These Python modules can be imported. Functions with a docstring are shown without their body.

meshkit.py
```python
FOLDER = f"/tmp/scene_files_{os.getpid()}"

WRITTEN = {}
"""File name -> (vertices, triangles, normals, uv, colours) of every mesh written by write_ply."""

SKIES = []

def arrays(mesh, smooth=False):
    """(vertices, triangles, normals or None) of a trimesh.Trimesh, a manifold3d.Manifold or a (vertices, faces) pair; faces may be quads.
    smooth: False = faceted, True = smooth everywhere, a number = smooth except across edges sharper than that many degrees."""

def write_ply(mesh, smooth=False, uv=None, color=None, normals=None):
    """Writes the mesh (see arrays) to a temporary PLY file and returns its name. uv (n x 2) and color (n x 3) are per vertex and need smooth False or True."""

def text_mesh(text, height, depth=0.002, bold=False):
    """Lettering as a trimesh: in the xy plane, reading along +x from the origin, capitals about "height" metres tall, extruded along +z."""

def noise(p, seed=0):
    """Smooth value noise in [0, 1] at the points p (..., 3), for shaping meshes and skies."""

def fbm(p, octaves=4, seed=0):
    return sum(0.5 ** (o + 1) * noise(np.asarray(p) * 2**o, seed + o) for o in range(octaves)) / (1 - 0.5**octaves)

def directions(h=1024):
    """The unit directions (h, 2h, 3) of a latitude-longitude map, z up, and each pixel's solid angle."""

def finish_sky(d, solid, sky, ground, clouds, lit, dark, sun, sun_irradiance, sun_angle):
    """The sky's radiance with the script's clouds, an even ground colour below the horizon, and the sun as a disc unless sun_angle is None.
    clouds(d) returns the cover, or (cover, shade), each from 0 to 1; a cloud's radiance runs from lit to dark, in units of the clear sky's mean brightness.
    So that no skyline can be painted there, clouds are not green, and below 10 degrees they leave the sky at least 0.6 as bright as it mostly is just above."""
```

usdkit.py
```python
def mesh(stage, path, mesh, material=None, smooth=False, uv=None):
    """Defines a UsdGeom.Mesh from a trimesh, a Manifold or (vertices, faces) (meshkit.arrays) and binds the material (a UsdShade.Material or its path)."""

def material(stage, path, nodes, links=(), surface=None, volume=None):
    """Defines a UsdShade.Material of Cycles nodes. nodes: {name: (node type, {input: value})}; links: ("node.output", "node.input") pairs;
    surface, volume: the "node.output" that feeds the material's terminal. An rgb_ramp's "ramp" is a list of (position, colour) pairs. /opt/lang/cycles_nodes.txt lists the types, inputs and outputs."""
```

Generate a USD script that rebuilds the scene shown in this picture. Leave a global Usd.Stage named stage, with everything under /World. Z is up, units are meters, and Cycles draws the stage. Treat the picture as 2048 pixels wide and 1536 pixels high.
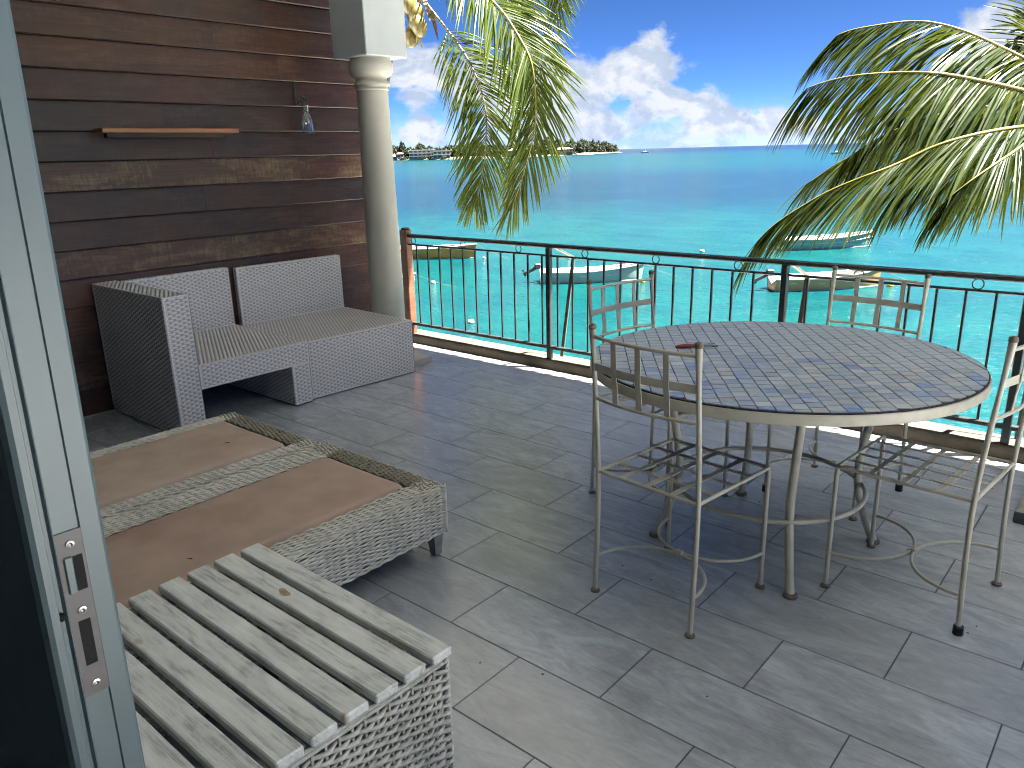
import math, random
import numpy as np, trimesh, usdkit, meshkit
from scipy.spatial import ConvexHull
from pxr import Usd, UsdGeom, UsdLux, UsdShade, Gf, Sdf, Vt

stage = Usd.Stage.CreateInMemory()
UsdGeom.SetStageUpAxis(stage, UsdGeom.Tokens.z)
UsdGeom.SetStageMetersPerUnit(stage, 1.0)
UsdGeom.Xform.Define(stage, '/World')
UsdGeom.Scope.Define(stage, '/World/Looks')
rng = np.random.default_rng(7)
random.seed(7)

# ---------------------------------------------------------------- camera, sky, sun, exposure
EXPOSURE = 4.3
SKY_STRENGTH = 0.05
SUN_INTENSITY = 1.0
SUN_DIR = np.array([0.30, 0.20, 0.73]); SUN_DIR = SUN_DIR / np.linalg.norm(SUN_DIR)
EYE = np.array([2.130, -1.601, 1.543])
PITCH, ROLL, YAW, FPX = 0.290336892, -0.0261588747, -0.716200555, 1552.4
fw = np.array([math.sin(YAW) * math.cos(PITCH), math.cos(YAW) * math.cos(PITCH), -math.sin(PITCH)])
rt0 = np.array([math.cos(YAW), -math.sin(YAW), 0.0]); up0 = np.cross(rt0, fw)
rt = math.cos(ROLL) * rt0 + math.sin(ROLL) * up0
up = -math.sin(ROLL) * rt0 + math.cos(ROLL) * up0
cam = UsdGeom.Camera.Define(stage, '/World/camera')
cam.CreateHorizontalApertureAttr(36.0); cam.CreateVerticalApertureAttr(27.0)
cam.CreateFocalLengthAttr(FPX / 2048 * 36.0)
cam.CreateClippingRangeAttr(Gf.Vec2f(0.05, 100000.0))
cam.CreateExposureAttr(EXPOSURE)
m4 = Gf.Matrix4d(1)
for i, vec in enumerate((rt, up, -fw, EYE)):
    m4.SetRow(i, Gf.Vec4d(*[float(x) for x in vec], 1.0 if i == 3 else 0.0))
cam.AddTransformOp().Set(m4)

sun = UsdLux.DistantLight.Define(stage, '/World/sun')
sun.CreateIntensityAttr(SUN_INTENSITY); sun.CreateAngleAttr(0.53); sun.CreateNormalizeAttr(True)
sun.CreateColorAttr(Gf.Vec3f(1.0, 0.95, 0.86))
zax = SUN_DIR; xax = np.cross([0, 1.0, 0], zax); xax /= np.linalg.norm(xax); yax = np.cross(zax, xax)
ms = Gf.Matrix4d(1)
for i, vec in enumerate((xax, yax, zax)):
    ms.SetRow(i, Gf.Vec4d(*[float(x) for x in vec], 0.0))
sun.AddTransformOp().Set(ms)


class Nodes:
    """A little graph builder for Cycles node materials."""
    def __init__(self): self.n, self.l, self.k = {}, [], 0
    def add(self, kind, **inp):
        self.k += 1; name = f'n{self.k}'; const = {}
        for key, v in inp.items():
            if isinstance(v, str) and '.' in v and v.split('.')[0] in self.n: self.l.append((v, f'{name}.{key}'))
            else: const[key] = v
        self.n[name] = (kind, const); return name
    def math(self, op, a, b=0.0, c=None, clamp=False):
        kw = dict(math_type=op, value1=a, value2=b, use_clamp=clamp)
        if c is not None: kw['value3'] = c
        return self.add('math', **kw) + '.value'
    def noise(self, vec, scale, detail=4.0, rough=0.55, dist=0.0):
        return self.add('noise_texture', vector=vec, scale=scale, detail=detail, roughness=rough, distortion=dist) + '.fac'
    def ramp(self, fac, stops): return self.add('rgb_ramp', fac=fac, ramp=stops) + '.color'
    def mapr(self, v, a, b, c=0.0, d=1.0, kind='linear'):
        return self.add('map_range', range_type=kind, value=v, from_min=a, from_max=b, to_min=c, to_max=d, clamp=True) + '.result'
    def mix(self, fac, a, b, kind='mix'): return self.add('mix', mix_type=kind, fac=fac, color1=a, color2=b) + '.color'
    def map(self, vec, scale=(1, 1, 1), rot=(0, 0, 0), loc=(0, 0, 0)):
        return self.add('mapping', vector=vec, scale=scale, rotation=rot, location=loc) + '.vector'
    def bump(self, h, strength=0.3, dist=0.01): return self.add('bump', height=h, strength=strength, distance=dist) + '.normal'
    def pos(self): return self.add('geometry') + '.position'
    def rand(self): return self.add('object_info') + '.random'
    def done(self, path, surface): return usdkit.material(stage, path, self.n, self.l, surface=surface)


def px_blobs():
    # cumulus heaps of the photograph as (azimuth, elevation, half width, half height) in radians
    return [(-0.537, 0.103, 0.036, 0.032), (-0.572, 0.083, 0.055, 0.035), (-0.615, 0.073, 0.062, 0.036), (-0.660, 0.064, 0.055, 0.040),
            (-0.607, 0.030, 0.060, 0.023), (-0.524, 0.045, 0.050, 0.026), (-0.483, 0.037, 0.044, 0.028), (-0.448, 0.028, 0.038, 0.020),
            (-0.408, 0.024, 0.038, 0.019), (-0.655, 0.028, 0.05, 0.018), (-0.365, 0.018, 0.03, 0.012), (-0.822, 0.098, 0.040, 0.042), (-0.814, 0.020, 0.040, 0.018), (-0.725, 0.075, 0.060, 0.050),
            (-0.187, 0.110, 0.034, 0.028), (-0.150, 0.092, 0.040, 0.040)]


def make_sky():
    g = Nodes()
    sky = g.add('sky_texture', sky_type='single_scattering', sun_disc=False, sun_elevation=math.asin(SUN_DIR[2]),
                sun_rotation=math.atan2(SUN_DIR[0], SUN_DIR[1]), altitude=10.0, air_density=0.051, aerosol_density=0.1, ozone_density=2.5) + '.color'
    sky = g.add('hsv', hue=0.5, saturation=1.2, value=1.0, fac=1.0, color=sky) + '.color'
    d = g.add('texture_coordinate') + '.generated'
    s = g.add('separate_xyz', vector=d)
    az = g.math('arctan2', s + '.x', s + '.y'); el = g.math('arcsine', s + '.z')
    vec = g.add('combine_xyz', x=az, y=g.math('multiply', el, 1.45), z=0.0) + '.vector'
    n1 = g.noise(vec, 13.0, 10.0, 0.60, 0.25)
    n2 = g.noise(g.map(vec, loc=(0.008, 0.012, 0)), 13.0, 10.0, 0.60, 0.25)
    nlow = g.noise(g.map(vec, loc=(3.1, 0, 0)), 3.4, 3.0, 0.5)
    mask = None
    for (a, e, ra, re) in px_blobs():
        u = g.math('multiply', g.math('subtract', az, a), 1.0 / (ra * 1.25)); v = g.math('multiply', g.math('subtract', el, e), 1.0 / (re * 1.25))
        r2 = g.math('add', g.math('multiply', u, u), g.math('multiply', v, v))
        b = g.math('exponent', g.math('multiply', r2, -1.0))
        mask = b if mask is None else g.math('maximum', mask, b)
    # the same fair weather cumulus all round the horizon beyond the view
    away = g.mapr(g.math('absolute', g.math('add', az, 0.72)), 0.62, 0.95)
    band = g.math('multiply', g.mapr(el, 0.0, 0.03), g.mapr(el, 0.10, 0.34, 1.0, 0.0))
    rest = g.math('multiply', g.math('multiply', away, band), g.mapr(nlow, 0.42, 0.72))
    mask = g.math('maximum', mask, rest)
    dens = g.math('add', g.math('multiply', mask, 0.93), g.math('multiply', g.math('subtract', n1, 0.5), 2.1))
    fac = g.mapr(dens, 0.41, 0.70, kind='smoothstep')
    low = g.mapr(el, 0.0, 0.012)
    # a soft far bank of cloud low over the sea
    bank = g.math('multiply', g.mapr(el, 0.004, 0.060, 0.80, 0.0, 'smoothstep'), g.mapr(g.noise(vec, 5.0, 6.0, 0.55), 0.25, 0.60, 0.55, 1.0))
    fac = g.math('maximum', g.math('multiply', g.math('multiply', fac, low), 0.94), bank)
    lit = g.mapr(g.math('subtract', n2, n1), -0.07, 0.06)
    lit = g.math('add', g.math('multiply', lit, 0.75), g.math('multiply', g.mapr(dens, 0.5, 1.1), 0.25))
    ccol = g.mix(lit, (0.52, 0.63, 0.81), (1.02, 1.03, 1.06))
    col = g.mix(fac, sky, ccol)
    b = g.add('background_shader', color=col, strength=SKY_STRENGTH) + '.background'
    return g.done('/World/Looks/sky_air', b)


dome = UsdLux.DomeLight.Define(stage, '/World/sky')
UsdShade.MaterialBindingAPI.Apply(dome.GetPrim()).Bind(make_sky())
dome.GetPrim().SetCustomDataByKey('kind', 'structure')
dome.GetPrim().SetCustomDataByKey('label', 'blue tropical sky with white cumulus heaps above the horizon')

# ---------------------------------------------------------------- writing objects
COUNT = {}
def numbered(parent, name):
    k = (parent, name); n = COUNT.get(k, 0); COUNT[k] = n + 1
    return f'{parent}/{name}' if n == 0 else f'{parent}/{name}_{n:03d}'
ORIGIN = {}
def props(p, **kw):
    for k, v in kw.items():
        if v: p.SetCustomDataByKey(k, v)
GROUPS = {'garden_chair': 'cream metal chairs round the mosaic table', 'wicker_lounger': 'wicker loungers side by side', 'wicker_sofa_module': 'grey wicker sofa modules by the timber wall',
          'boat': 'small boats moored in the lagoon', 'mooring_buoy': 'buoys floating in the lagoon', 'casuarina_tree': 'trees on the far headland', 'far_palm_tree': 'small palms on the far shore',
          'palm_tree': 'coconut palms in front of the veranda', 'far_house': 'houses on the far shore', 'column': 'round columns of the veranda'}
def thing(name, label, cat, loc=(0, 0, 0), group=None, kind=None):
    group = group or GROUPS.get(name)
    path = numbered('/World', name)
    x = UsdGeom.Xform.Define(stage, path); x.AddTranslateOp().Set(Gf.Vec3d(*[float(v) for v in loc]))
    ORIGIN[path] = np.array(loc, float)
    props(x.GetPrim(), label=label, category=cat, group=group, kind=kind)
    return path
def vf(m):
    if hasattr(m, 'vertices'): return np.asarray(m.vertices, float), np.asarray(m.faces, int)
    v, f = np.asarray(m[0], float), np.asarray(m[1], int)
    if len(f) and f.shape[1] == 4: f = np.vstack([f[:, [0, 1, 2]], f[:, [0, 2, 3]]])
    return v, f
def join(ms):
    vs, fs, k = [], [], 0
    for m in ms:
        v, f = vf(m); vs.append(v); fs.append(f + k); k += len(v)
    return np.vstack(vs), np.vstack(fs)
def part(parent, name, m, mat, smooth=False, label=None, kind=None):
    """One Mesh prim from a mesh in world coordinates, under PARENT (a thing, a part, or None for /World)."""
    path = numbered(parent or '/World', name)
    o = ORIGIN.get(parent, np.zeros(3)); v, f = vf(m)
    used, inv = np.unique(f, return_inverse=True)
    if len(used) < len(v): v, f = v[used], inv.reshape(f.shape)
    usdkit.mesh(stage, path, (v - o, f), mat, smooth=smooth)
    ORIGIN[path] = o
    props(stage.GetPrimAtPath(path), label=label, kind=kind)
    return path
def top(name, m, mat, label, cat=None, smooth=False, group=None, kind=None):
    path = part(None, name, m, mat, smooth)
    props(stage.GetPrimAtPath(path), label=label, category=cat, group=group, kind=kind)
    return path

# ---------------------------------------------------------------- shapes
BOXF = None
def box(lo, hi, bevel=0.0):
    lo, hi = np.minimum(lo, hi).astype(float), np.maximum(lo, hi).astype(float)
    if bevel <= 0:
        v = np.array([[x, y, z] for x in (lo[0], hi[0]) for y in (lo[1], hi[1]) for z in (lo[2], hi[2])])
        f = np.array([[0, 1, 3, 2], [4, 6, 7, 5], [0, 4, 5, 1], [2, 3, 7, 6], [0, 2, 6, 4], [1, 5, 7, 3]])
        return vf((v, f))
    global BOXF
    b = min(bevel, 0.49 * (hi - lo).min()); c = (lo + hi) / 2; h = (hi - lo) / 2
    S = np.array([[sx, sy, sz] for sx in (-1, 1) for sy in (-1, 1) for sz in (-1, 1)], float)
    pts = []
    for ax in range(3):
        e = h - b; e[ax] = h[ax]; pts.append(S * e)
    v = np.vstack(pts)
    if BOXF is None:
        u = np.vstack([S * (np.ones(3) * 0.7 + 0.3 * np.eye(3)[ax]) for ax in range(3)])
        hull = ConvexHull(u); F = hull.simplices.copy()
        for i, t in enumerate(F):
            nrm = np.cross(u[t[1]] - u[t[0]], u[t[2]] - u[t[0]])
            if nrm @ u[t].mean(0) < 0: F[i] = t[::-1]
        BOXF = F
    return v + c, BOXF.copy()
def move(m, R=None, t=(0, 0, 0)):
    v, f = vf(m)
    if R is not None: v = v @ np.asarray(R).T
    return v + np.asarray(t, float), f
def rotz(a): c, s = math.cos(a), math.sin(a); return np.array([[c, -s, 0], [s, c, 0], [0, 0, 1.0]])
def rotx(a): c, s = math.cos(a), math.sin(a); return np.array([[1.0, 0, 0], [0, c, -s], [0, s, c]])
def roty(a): c, s = math.cos(a), math.sin(a); return np.array([[c, 0, s], [0, 1.0, 0], [-s, 0, c]])
def tube(p, r, sides=8, closed=False, caps=True):
    p = np.asarray(p, float); n = len(p); r = np.broadcast_to(r, (n,))
    t = np.roll(p, -1, 0) - np.roll(p, 1, 0) if closed else np.gradient(p, axis=0)
    t /= np.linalg.norm(t, axis=1, keepdims=True) + 1e-12
    a = np.zeros_like(p); s = np.array([0, 0, 1.0]) if abs(t[0, 2]) < 0.9 else np.array([1.0, 0, 0])
    u = np.cross(t[0], s); u /= np.linalg.norm(u); a[0] = u
    for i in range(1, n):
        u = u - t[i] * (u @ t[i]); u /= np.linalg.norm(u) + 1e-12; a[i] = u
    b = np.cross(t, a); ang = np.arange(sides) * 2 * np.pi / sides
    v = (p[:, None] + r[:, None, None] * (np.cos(ang)[None, :, None] * a[:, None] + np.sin(ang)[None, :, None] * b[:, None])).reshape(-1, 3)
    m = n if closed else n - 1
    i, j = np.meshgrid(np.arange(m), np.arange(sides), indexing='ij'); i2 = (i + 1) % n; j2 = (j + 1) % sides
    q = np.stack([i * sides + j, i * sides + j2, i2 * sides + j2, i2 * sides + j], -1).reshape(-1, 4)
    f = np.vstack([q[:, [0, 1, 2]], q[:, [0, 2, 3]]])
    if caps and not closed:
        k = len(v); v = np.vstack([v, p[0], p[-1]]); e = (n - 1) * sides
        f = np.vstack([f, [[k, (x + 1) % sides, x] for x in range(sides)], [[k + 1, e + x, e + (x + 1) % sides] for x in range(sides)]])
    return v, f
def lathe(prof, n=32, c=(0, 0, 0), caps=True):
    prof = np.asarray(prof, float); ang = np.arange(n) * 2 * np.pi / n; k = len(prof)
    v = np.stack([np.outer(prof[:, 0], np.cos(ang)), np.outer(prof[:, 0], np.sin(ang)), np.repeat(prof[:, 1:2], n, 1)], -1).reshape(-1, 3)
    i, j = np.meshgrid(np.arange(k - 1), np.arange(n), indexing='ij'); j2 = (j + 1) % n
    q = np.stack([i * n + j, i * n + j2, (i + 1) * n + j2, (i + 1) * n + j], -1).reshape(-1, 4)
    f = np.vstack([q[:, [0, 1, 2]], q[:, [0, 2, 3]]])
    if caps:
        b = len(v); v = np.vstack([v, [0, 0, prof[0, 1]], [0, 0, prof[-1, 1]]]); e = (k - 1) * n
        f = np.vstack([f, [[b, (x + 1) % n, x] for x in range(n)], [[b + 1, e + x, e + (x + 1) % n] for x in range(n)]])
    return v + np.asarray(c, float), f
def prism(poly, z0, z1):
    import shapely.geometry as sg
    m = trimesh.creation.extrude_polygon(sg.Polygon(poly), z1 - z0); v, f = vf(m); return v + [0, 0, z0], f
def bar(a, b, w, h, upv=(0, 0, 1)):
    """A flat bar from A to B, W wide across and H thick along UPV."""
    a, b = np.asarray(a, float), np.asarray(b, float); d = b - a; L = np.linalg.norm(d); d /= L
    upv = np.asarray(upv, float); upv = upv - d * (upv @ d); upv /= np.linalg.norm(upv); s = np.cross(upv, d)
    v, f = box((0, -w / 2, -h / 2), (L, w / 2, h / 2), min(w, h) * 0.2)
    return v @ np.stack([d, s, upv]) + a, f
def strip(path, wvec, thick, nvec):
    """A flat strap swept along PATH: WVEC its half width vectors, NVEC its face normals."""
    p = np.asarray(path, float); w = np.broadcast_to(wvec, p.shape); nn = np.broadcast_to(nvec, p.shape) * thick / 2
    ring = np.stack([p - w - nn, p + w - nn, p + w + nn, p - w + nn], 1); v = ring.reshape(-1, 3); n = len(p); f = []
    for i in range(n - 1):
        for j in range(4):
            a, b = i * 4 + j, i * 4 + (j + 1) % 4; f += [[a, b, b + 4], [a, b + 4, a + 4]]
    f += [[0, 3, 2], [0, 2, 1]]; e = (n - 1) * 4; f += [[e, e + 1, e + 2], [e, e + 2, e + 3]]
    return v, np.array(f)
def spline(pts, n):
    from scipy.interpolate import CubicSpline
    pts = np.asarray(pts, float); d = np.r_[0, np.cumsum(np.linalg.norm(np.diff(pts, axis=0), axis=1))]
    return CubicSpline(d, pts)(np.linspace(0, d[-1], n))
# ---------------------------------------------------------------- materials
LK = '/World/Looks/'
def plain(name, col, rough=0.5, metal=0.0, spec=0.5, var=0.08, scale=30.0, bump=0.0, dirt=None, dirt_scale=6.0, dirt_lo=0.55, dirt_hi=0.75):
    """A painted or raw surface: small tone variation, optional worn patches, fine relief."""
    g = Nodes(); p = g.pos()
    n = g.noise(p, scale, 4.0); c = np.array(col)
    k = g.ramp(n, [(0.3, tuple(c * (1 - var))), (0.7, tuple(np.minimum(c * (1 + var), 1)))])
    r = rough
    if dirt is not None:
        m = g.mapr(g.noise(p, dirt_scale, 6.0, 0.65), dirt_lo, dirt_hi); k = g.mix(m, k, dirt)
    kw = {}
    if bump: kw['normal'] = g.bump(g.noise(p, scale * 3, 5.0), bump, 0.004)
    b = g.add('principled_bsdf', base_color=k, roughness=r, metallic=metal, specular_ior_level=spec, **kw)
    return g.done(LK + name, b + '.BSDF')

def tile_mat():
    g = Nodes(); p = g.pos(); rnd = g.rand()
    off = g.add('combine_xyz', x=g.math('multiply', rnd, 37.0), y=g.math('multiply', rnd, 91.0), z=0.0) + '.vector'
    q = g.add('vector_math', math_type='add', vector1=p, vector2=off) + '.vector'
    a = g.noise(g.map(q, (1.8, 5.5, 1), (0, 0, 0.22)), 2.2, 9.0, 0.70, 1.1)
    b = g.noise(g.map(q, (9.0, 34.0, 1), (0, 0, 0.16)), 2.5, 7.0, 0.75, 0.5)
    c = g.noise(q, 3.0, 4.0, 0.6)
    t = g.math('add', g.math('multiply', a, 0.6), g.math('add', g.math('multiply', b, 0.22), g.math('multiply', c, 0.18)))
    col = g.ramp(t, [(0.32, (0.1881, 0.2019, 0.2192)), (0.46, (0.2871, 0.3080, 0.3337)), (0.57, (0.3811, 0.4079, 0.4406)), (0.70, (0.4851, 0.5171, 0.5562))])
    col = g.mix(g.math('multiply', rnd, 0.42), col, (0.25, 0.259, 0.27))
    rough = g.mapr(b, 0.3, 0.7, 0.10, 0.21)
    nm = g.bump(g.math('add', g.math('multiply', b, 0.7), a), 0.22, 0.003)
    s = g.add('principled_bsdf', base_color=col, roughness=rough, ior=1.68, normal=nm)
    return g.done(LK + 'floor_tile', s + '.BSDF')

def plank_mat(name, dark, mid, light, weather=0.0, wcol=(0.16, 0.135, 0.085), tint=None, axis='y'):
    g = Nodes(); p = g.pos(); rnd = g.rand()
    off = g.add('combine_xyz', x=0.0, y=g.math('multiply', rnd, 60.0), z=g.math('multiply', rnd, 17.0)) + '.vector'
    q = g.add('vector_math', math_type='add', vector1=p, vector2=off) + '.vector'
    a = g.noise(g.map(q, (1, 1.1, 34)), 2.0, 8.0, 0.66, 0.4)
    b = g.noise(g.map(q, (1, 6.0, 120)), 2.0, 4.0, 0.6)
    c = g.noise(g.map(q, (1, 1.0, 2.2)), 2.3, 5.0, 0.65)
    t = g.math('add', g.math('multiply', a, 0.50), g.math('add', g.math('multiply', b, 0.22), g.math('multiply', c, 0.28)))
    col = g.ramp(t, [(0.34, dark), (0.50, mid), (0.66, light)])
    if tint:
        big = g.noise(g.map(q, (1, 0.9, 0.4)), 1.0, 3.0, 0.55)
        col = g.mix(g.mapr(big, 0.42, 0.60), col, g.mix(1.0, col, tint, 'multiply'))
    if weather:
        w1 = g.noise(g.map(q, (1, 1.3, 5.0)), 2.0, 7.0, 0.7, 0.8); w2 = g.noise(g.map(q, (1, 26.0, 5.0)), 2.0, 5.0, 0.7)
        w = g.math('multiply', g.mapr(g.math('add', g.math('multiply', w1, 0.66), g.math('multiply', w2, 0.34)), 0.48, 0.66), weather)
        col = g.mix(w, col, wcol)
    nm = g.bump(g.math('add', a, g.math('multiply', b, 0.8)), 0.4, 0.004)
    s = g.add('principled_bsdf', base_color=col, roughness=g.mapr(c, 0.3, 0.7, 0.34, 0.52), specular_ior_level=0.45, normal=nm)
    return g.done(LK + name, s + '.BSDF')

def washed_wood():
    # grey stained slats under worn white paint, grain along x
    g = Nodes(); p = g.pos(); rnd = g.rand()
    off = g.add('combine_xyz', x=g.math('multiply', rnd, 53.0), y=g.math('multiply', rnd, 29.0), z=0.0) + '.vector'
    q = g.add('vector_math', math_type='add', vector1=p, vector2=off) + '.vector'
    grain = g.noise(g.map(q, (2.2, 60, 60)), 2.0, 6.0, 0.7, 0.6)
    fine = g.noise(g.map(q, (7.0, 190, 190)), 2.0, 4.0, 0.6)
    patch = g.noise(g.map(q, (3.0, 9.0, 4)), 2.2, 5.0, 0.62, 0.5)
    t = g.math('add', g.math('multiply', patch, 0.50), g.math('add', g.math('multiply', grain, 0.34), g.math('multiply', fine, 0.16)))
    col = g.ramp(t, [(0.33, (0.25, 0.25, 0.235)), (0.41, (0.39, 0.39, 0.365)), (0.48, (0.60, 0.605, 0.56)), (0.60, (0.73, 0.735, 0.68)), (0.75, (0.79, 0.795, 0.73))])
    knot = g.add('voronoi_texture', vector=g.map(q, (2.6, 5.0, 0.0)), scale=1.0, randomness=1.0) + '.distance'
    col = g.mix(g.mapr(knot, 0.055, 0.075, 0.75, 0.0), col, (0.42, 0.32, 0.22))
    nm = g.bump(g.math('add', grain, g.math('multiply', fine, 0.5)), 0.35, 0.002)
    s = g.add('principled_bsdf', base_color=col, roughness=0.62, normal=nm)
    return g.done(LK + 'washed_slat', s + '.BSDF')

def wicker_mat(name, cols, rough=0.6, scale=60.0):
    g = Nodes(); p = g.pos()
    isl = g.add('geometry') + '.random_per_island'
    n = g.noise(p, scale, 5.0, 0.65); n2 = g.noise(p, 7.0, 4.0, 0.6)
    t = g.math('add', g.math('multiply', isl, 0.30), g.math('add', g.math('multiply', n, 0.45), g.math('multiply', n2, 0.25)))
    col = g.ramp(t, cols)
    s = g.add('principled_bsdf', base_color=col, roughness=rough, normal=g.bump(n, 0.3, 0.002))
    return g.done(LK + name, s + '.BSDF')

def mosaic_mat():
    g = Nodes(); p = g.pos(); rnd = g.rand(); isl = g.add('geometry') + '.random_per_island'
    r = g.math('fraction', g.math('add', g.math('multiply', rnd, 7.31), isl))
    base = g.ramp(r, [(0.0, (0.1800, 0.2176, 0.2867)), (0.18, (0.3096, 0.3370, 0.3632)), (0.38, (0.2160, 0.2737, 0.3696)), (0.52, (0.4104, 0.4212, 0.4078)), (0.68, (0.2520, 0.3089, 0.3823)), (0.82, (0.1224, 0.2035, 0.4206)), (0.90, (0.3312, 0.3158, 0.2995)), (1.0, (0.2592, 0.3018, 0.3505))])
    off = g.add('combine_xyz', x=g.math('multiply', r, 40.0), y=g.math('multiply', r, 13.0), z=0.0) + '.vector'
    q = g.add('vector_math', math_type='add', vector1=p, vector2=off) + '.vector'
    n = g.noise(g.map(q, (20, 60, 20), (0, 0, 0.66)), 1.0, 7.0, 0.7, 0.8)
    col = g.mix(g.mapr(n, 0.50, 0.74, 0.0, 0.8), base, (0.50, 0.52, 0.55))
    col = g.mix(g.mapr(n, 0.30, 0.44, 0.6, 0.0), col, (0.075, 0.09, 0.13))
    s = g.add('principled_bsdf', base_color=col, roughness=g.mapr(n, 0.3, 0.7, 0.40, 0.55), specular_ior_level=0.5, normal=g.bump(n, 0.3, 0.002))
    return g.done(LK + 'mosaic_tile', s + '.BSDF')

def stone_mat():
    g = Nodes(); p = g.pos()
    a = g.noise(p, 5.0, 8.0, 0.7); b = g.noise(p, 45.0, 5.0, 0.7); c = g.noise(g.map(p, (1, 1, 3)), 2.0, 5.0, 0.6)
    t = g.math('add', g.math('multiply', a, 0.5), g.math('add', g.math('multiply', b, 0.25), g.math('multiply', c, 0.25)))
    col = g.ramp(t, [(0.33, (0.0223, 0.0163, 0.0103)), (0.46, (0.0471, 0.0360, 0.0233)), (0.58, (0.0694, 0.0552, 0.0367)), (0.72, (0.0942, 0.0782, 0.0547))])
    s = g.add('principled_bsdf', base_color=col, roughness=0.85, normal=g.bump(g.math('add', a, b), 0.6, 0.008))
    return g.done(LK + 'curb_concrete', s + '.BSDF')

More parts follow.
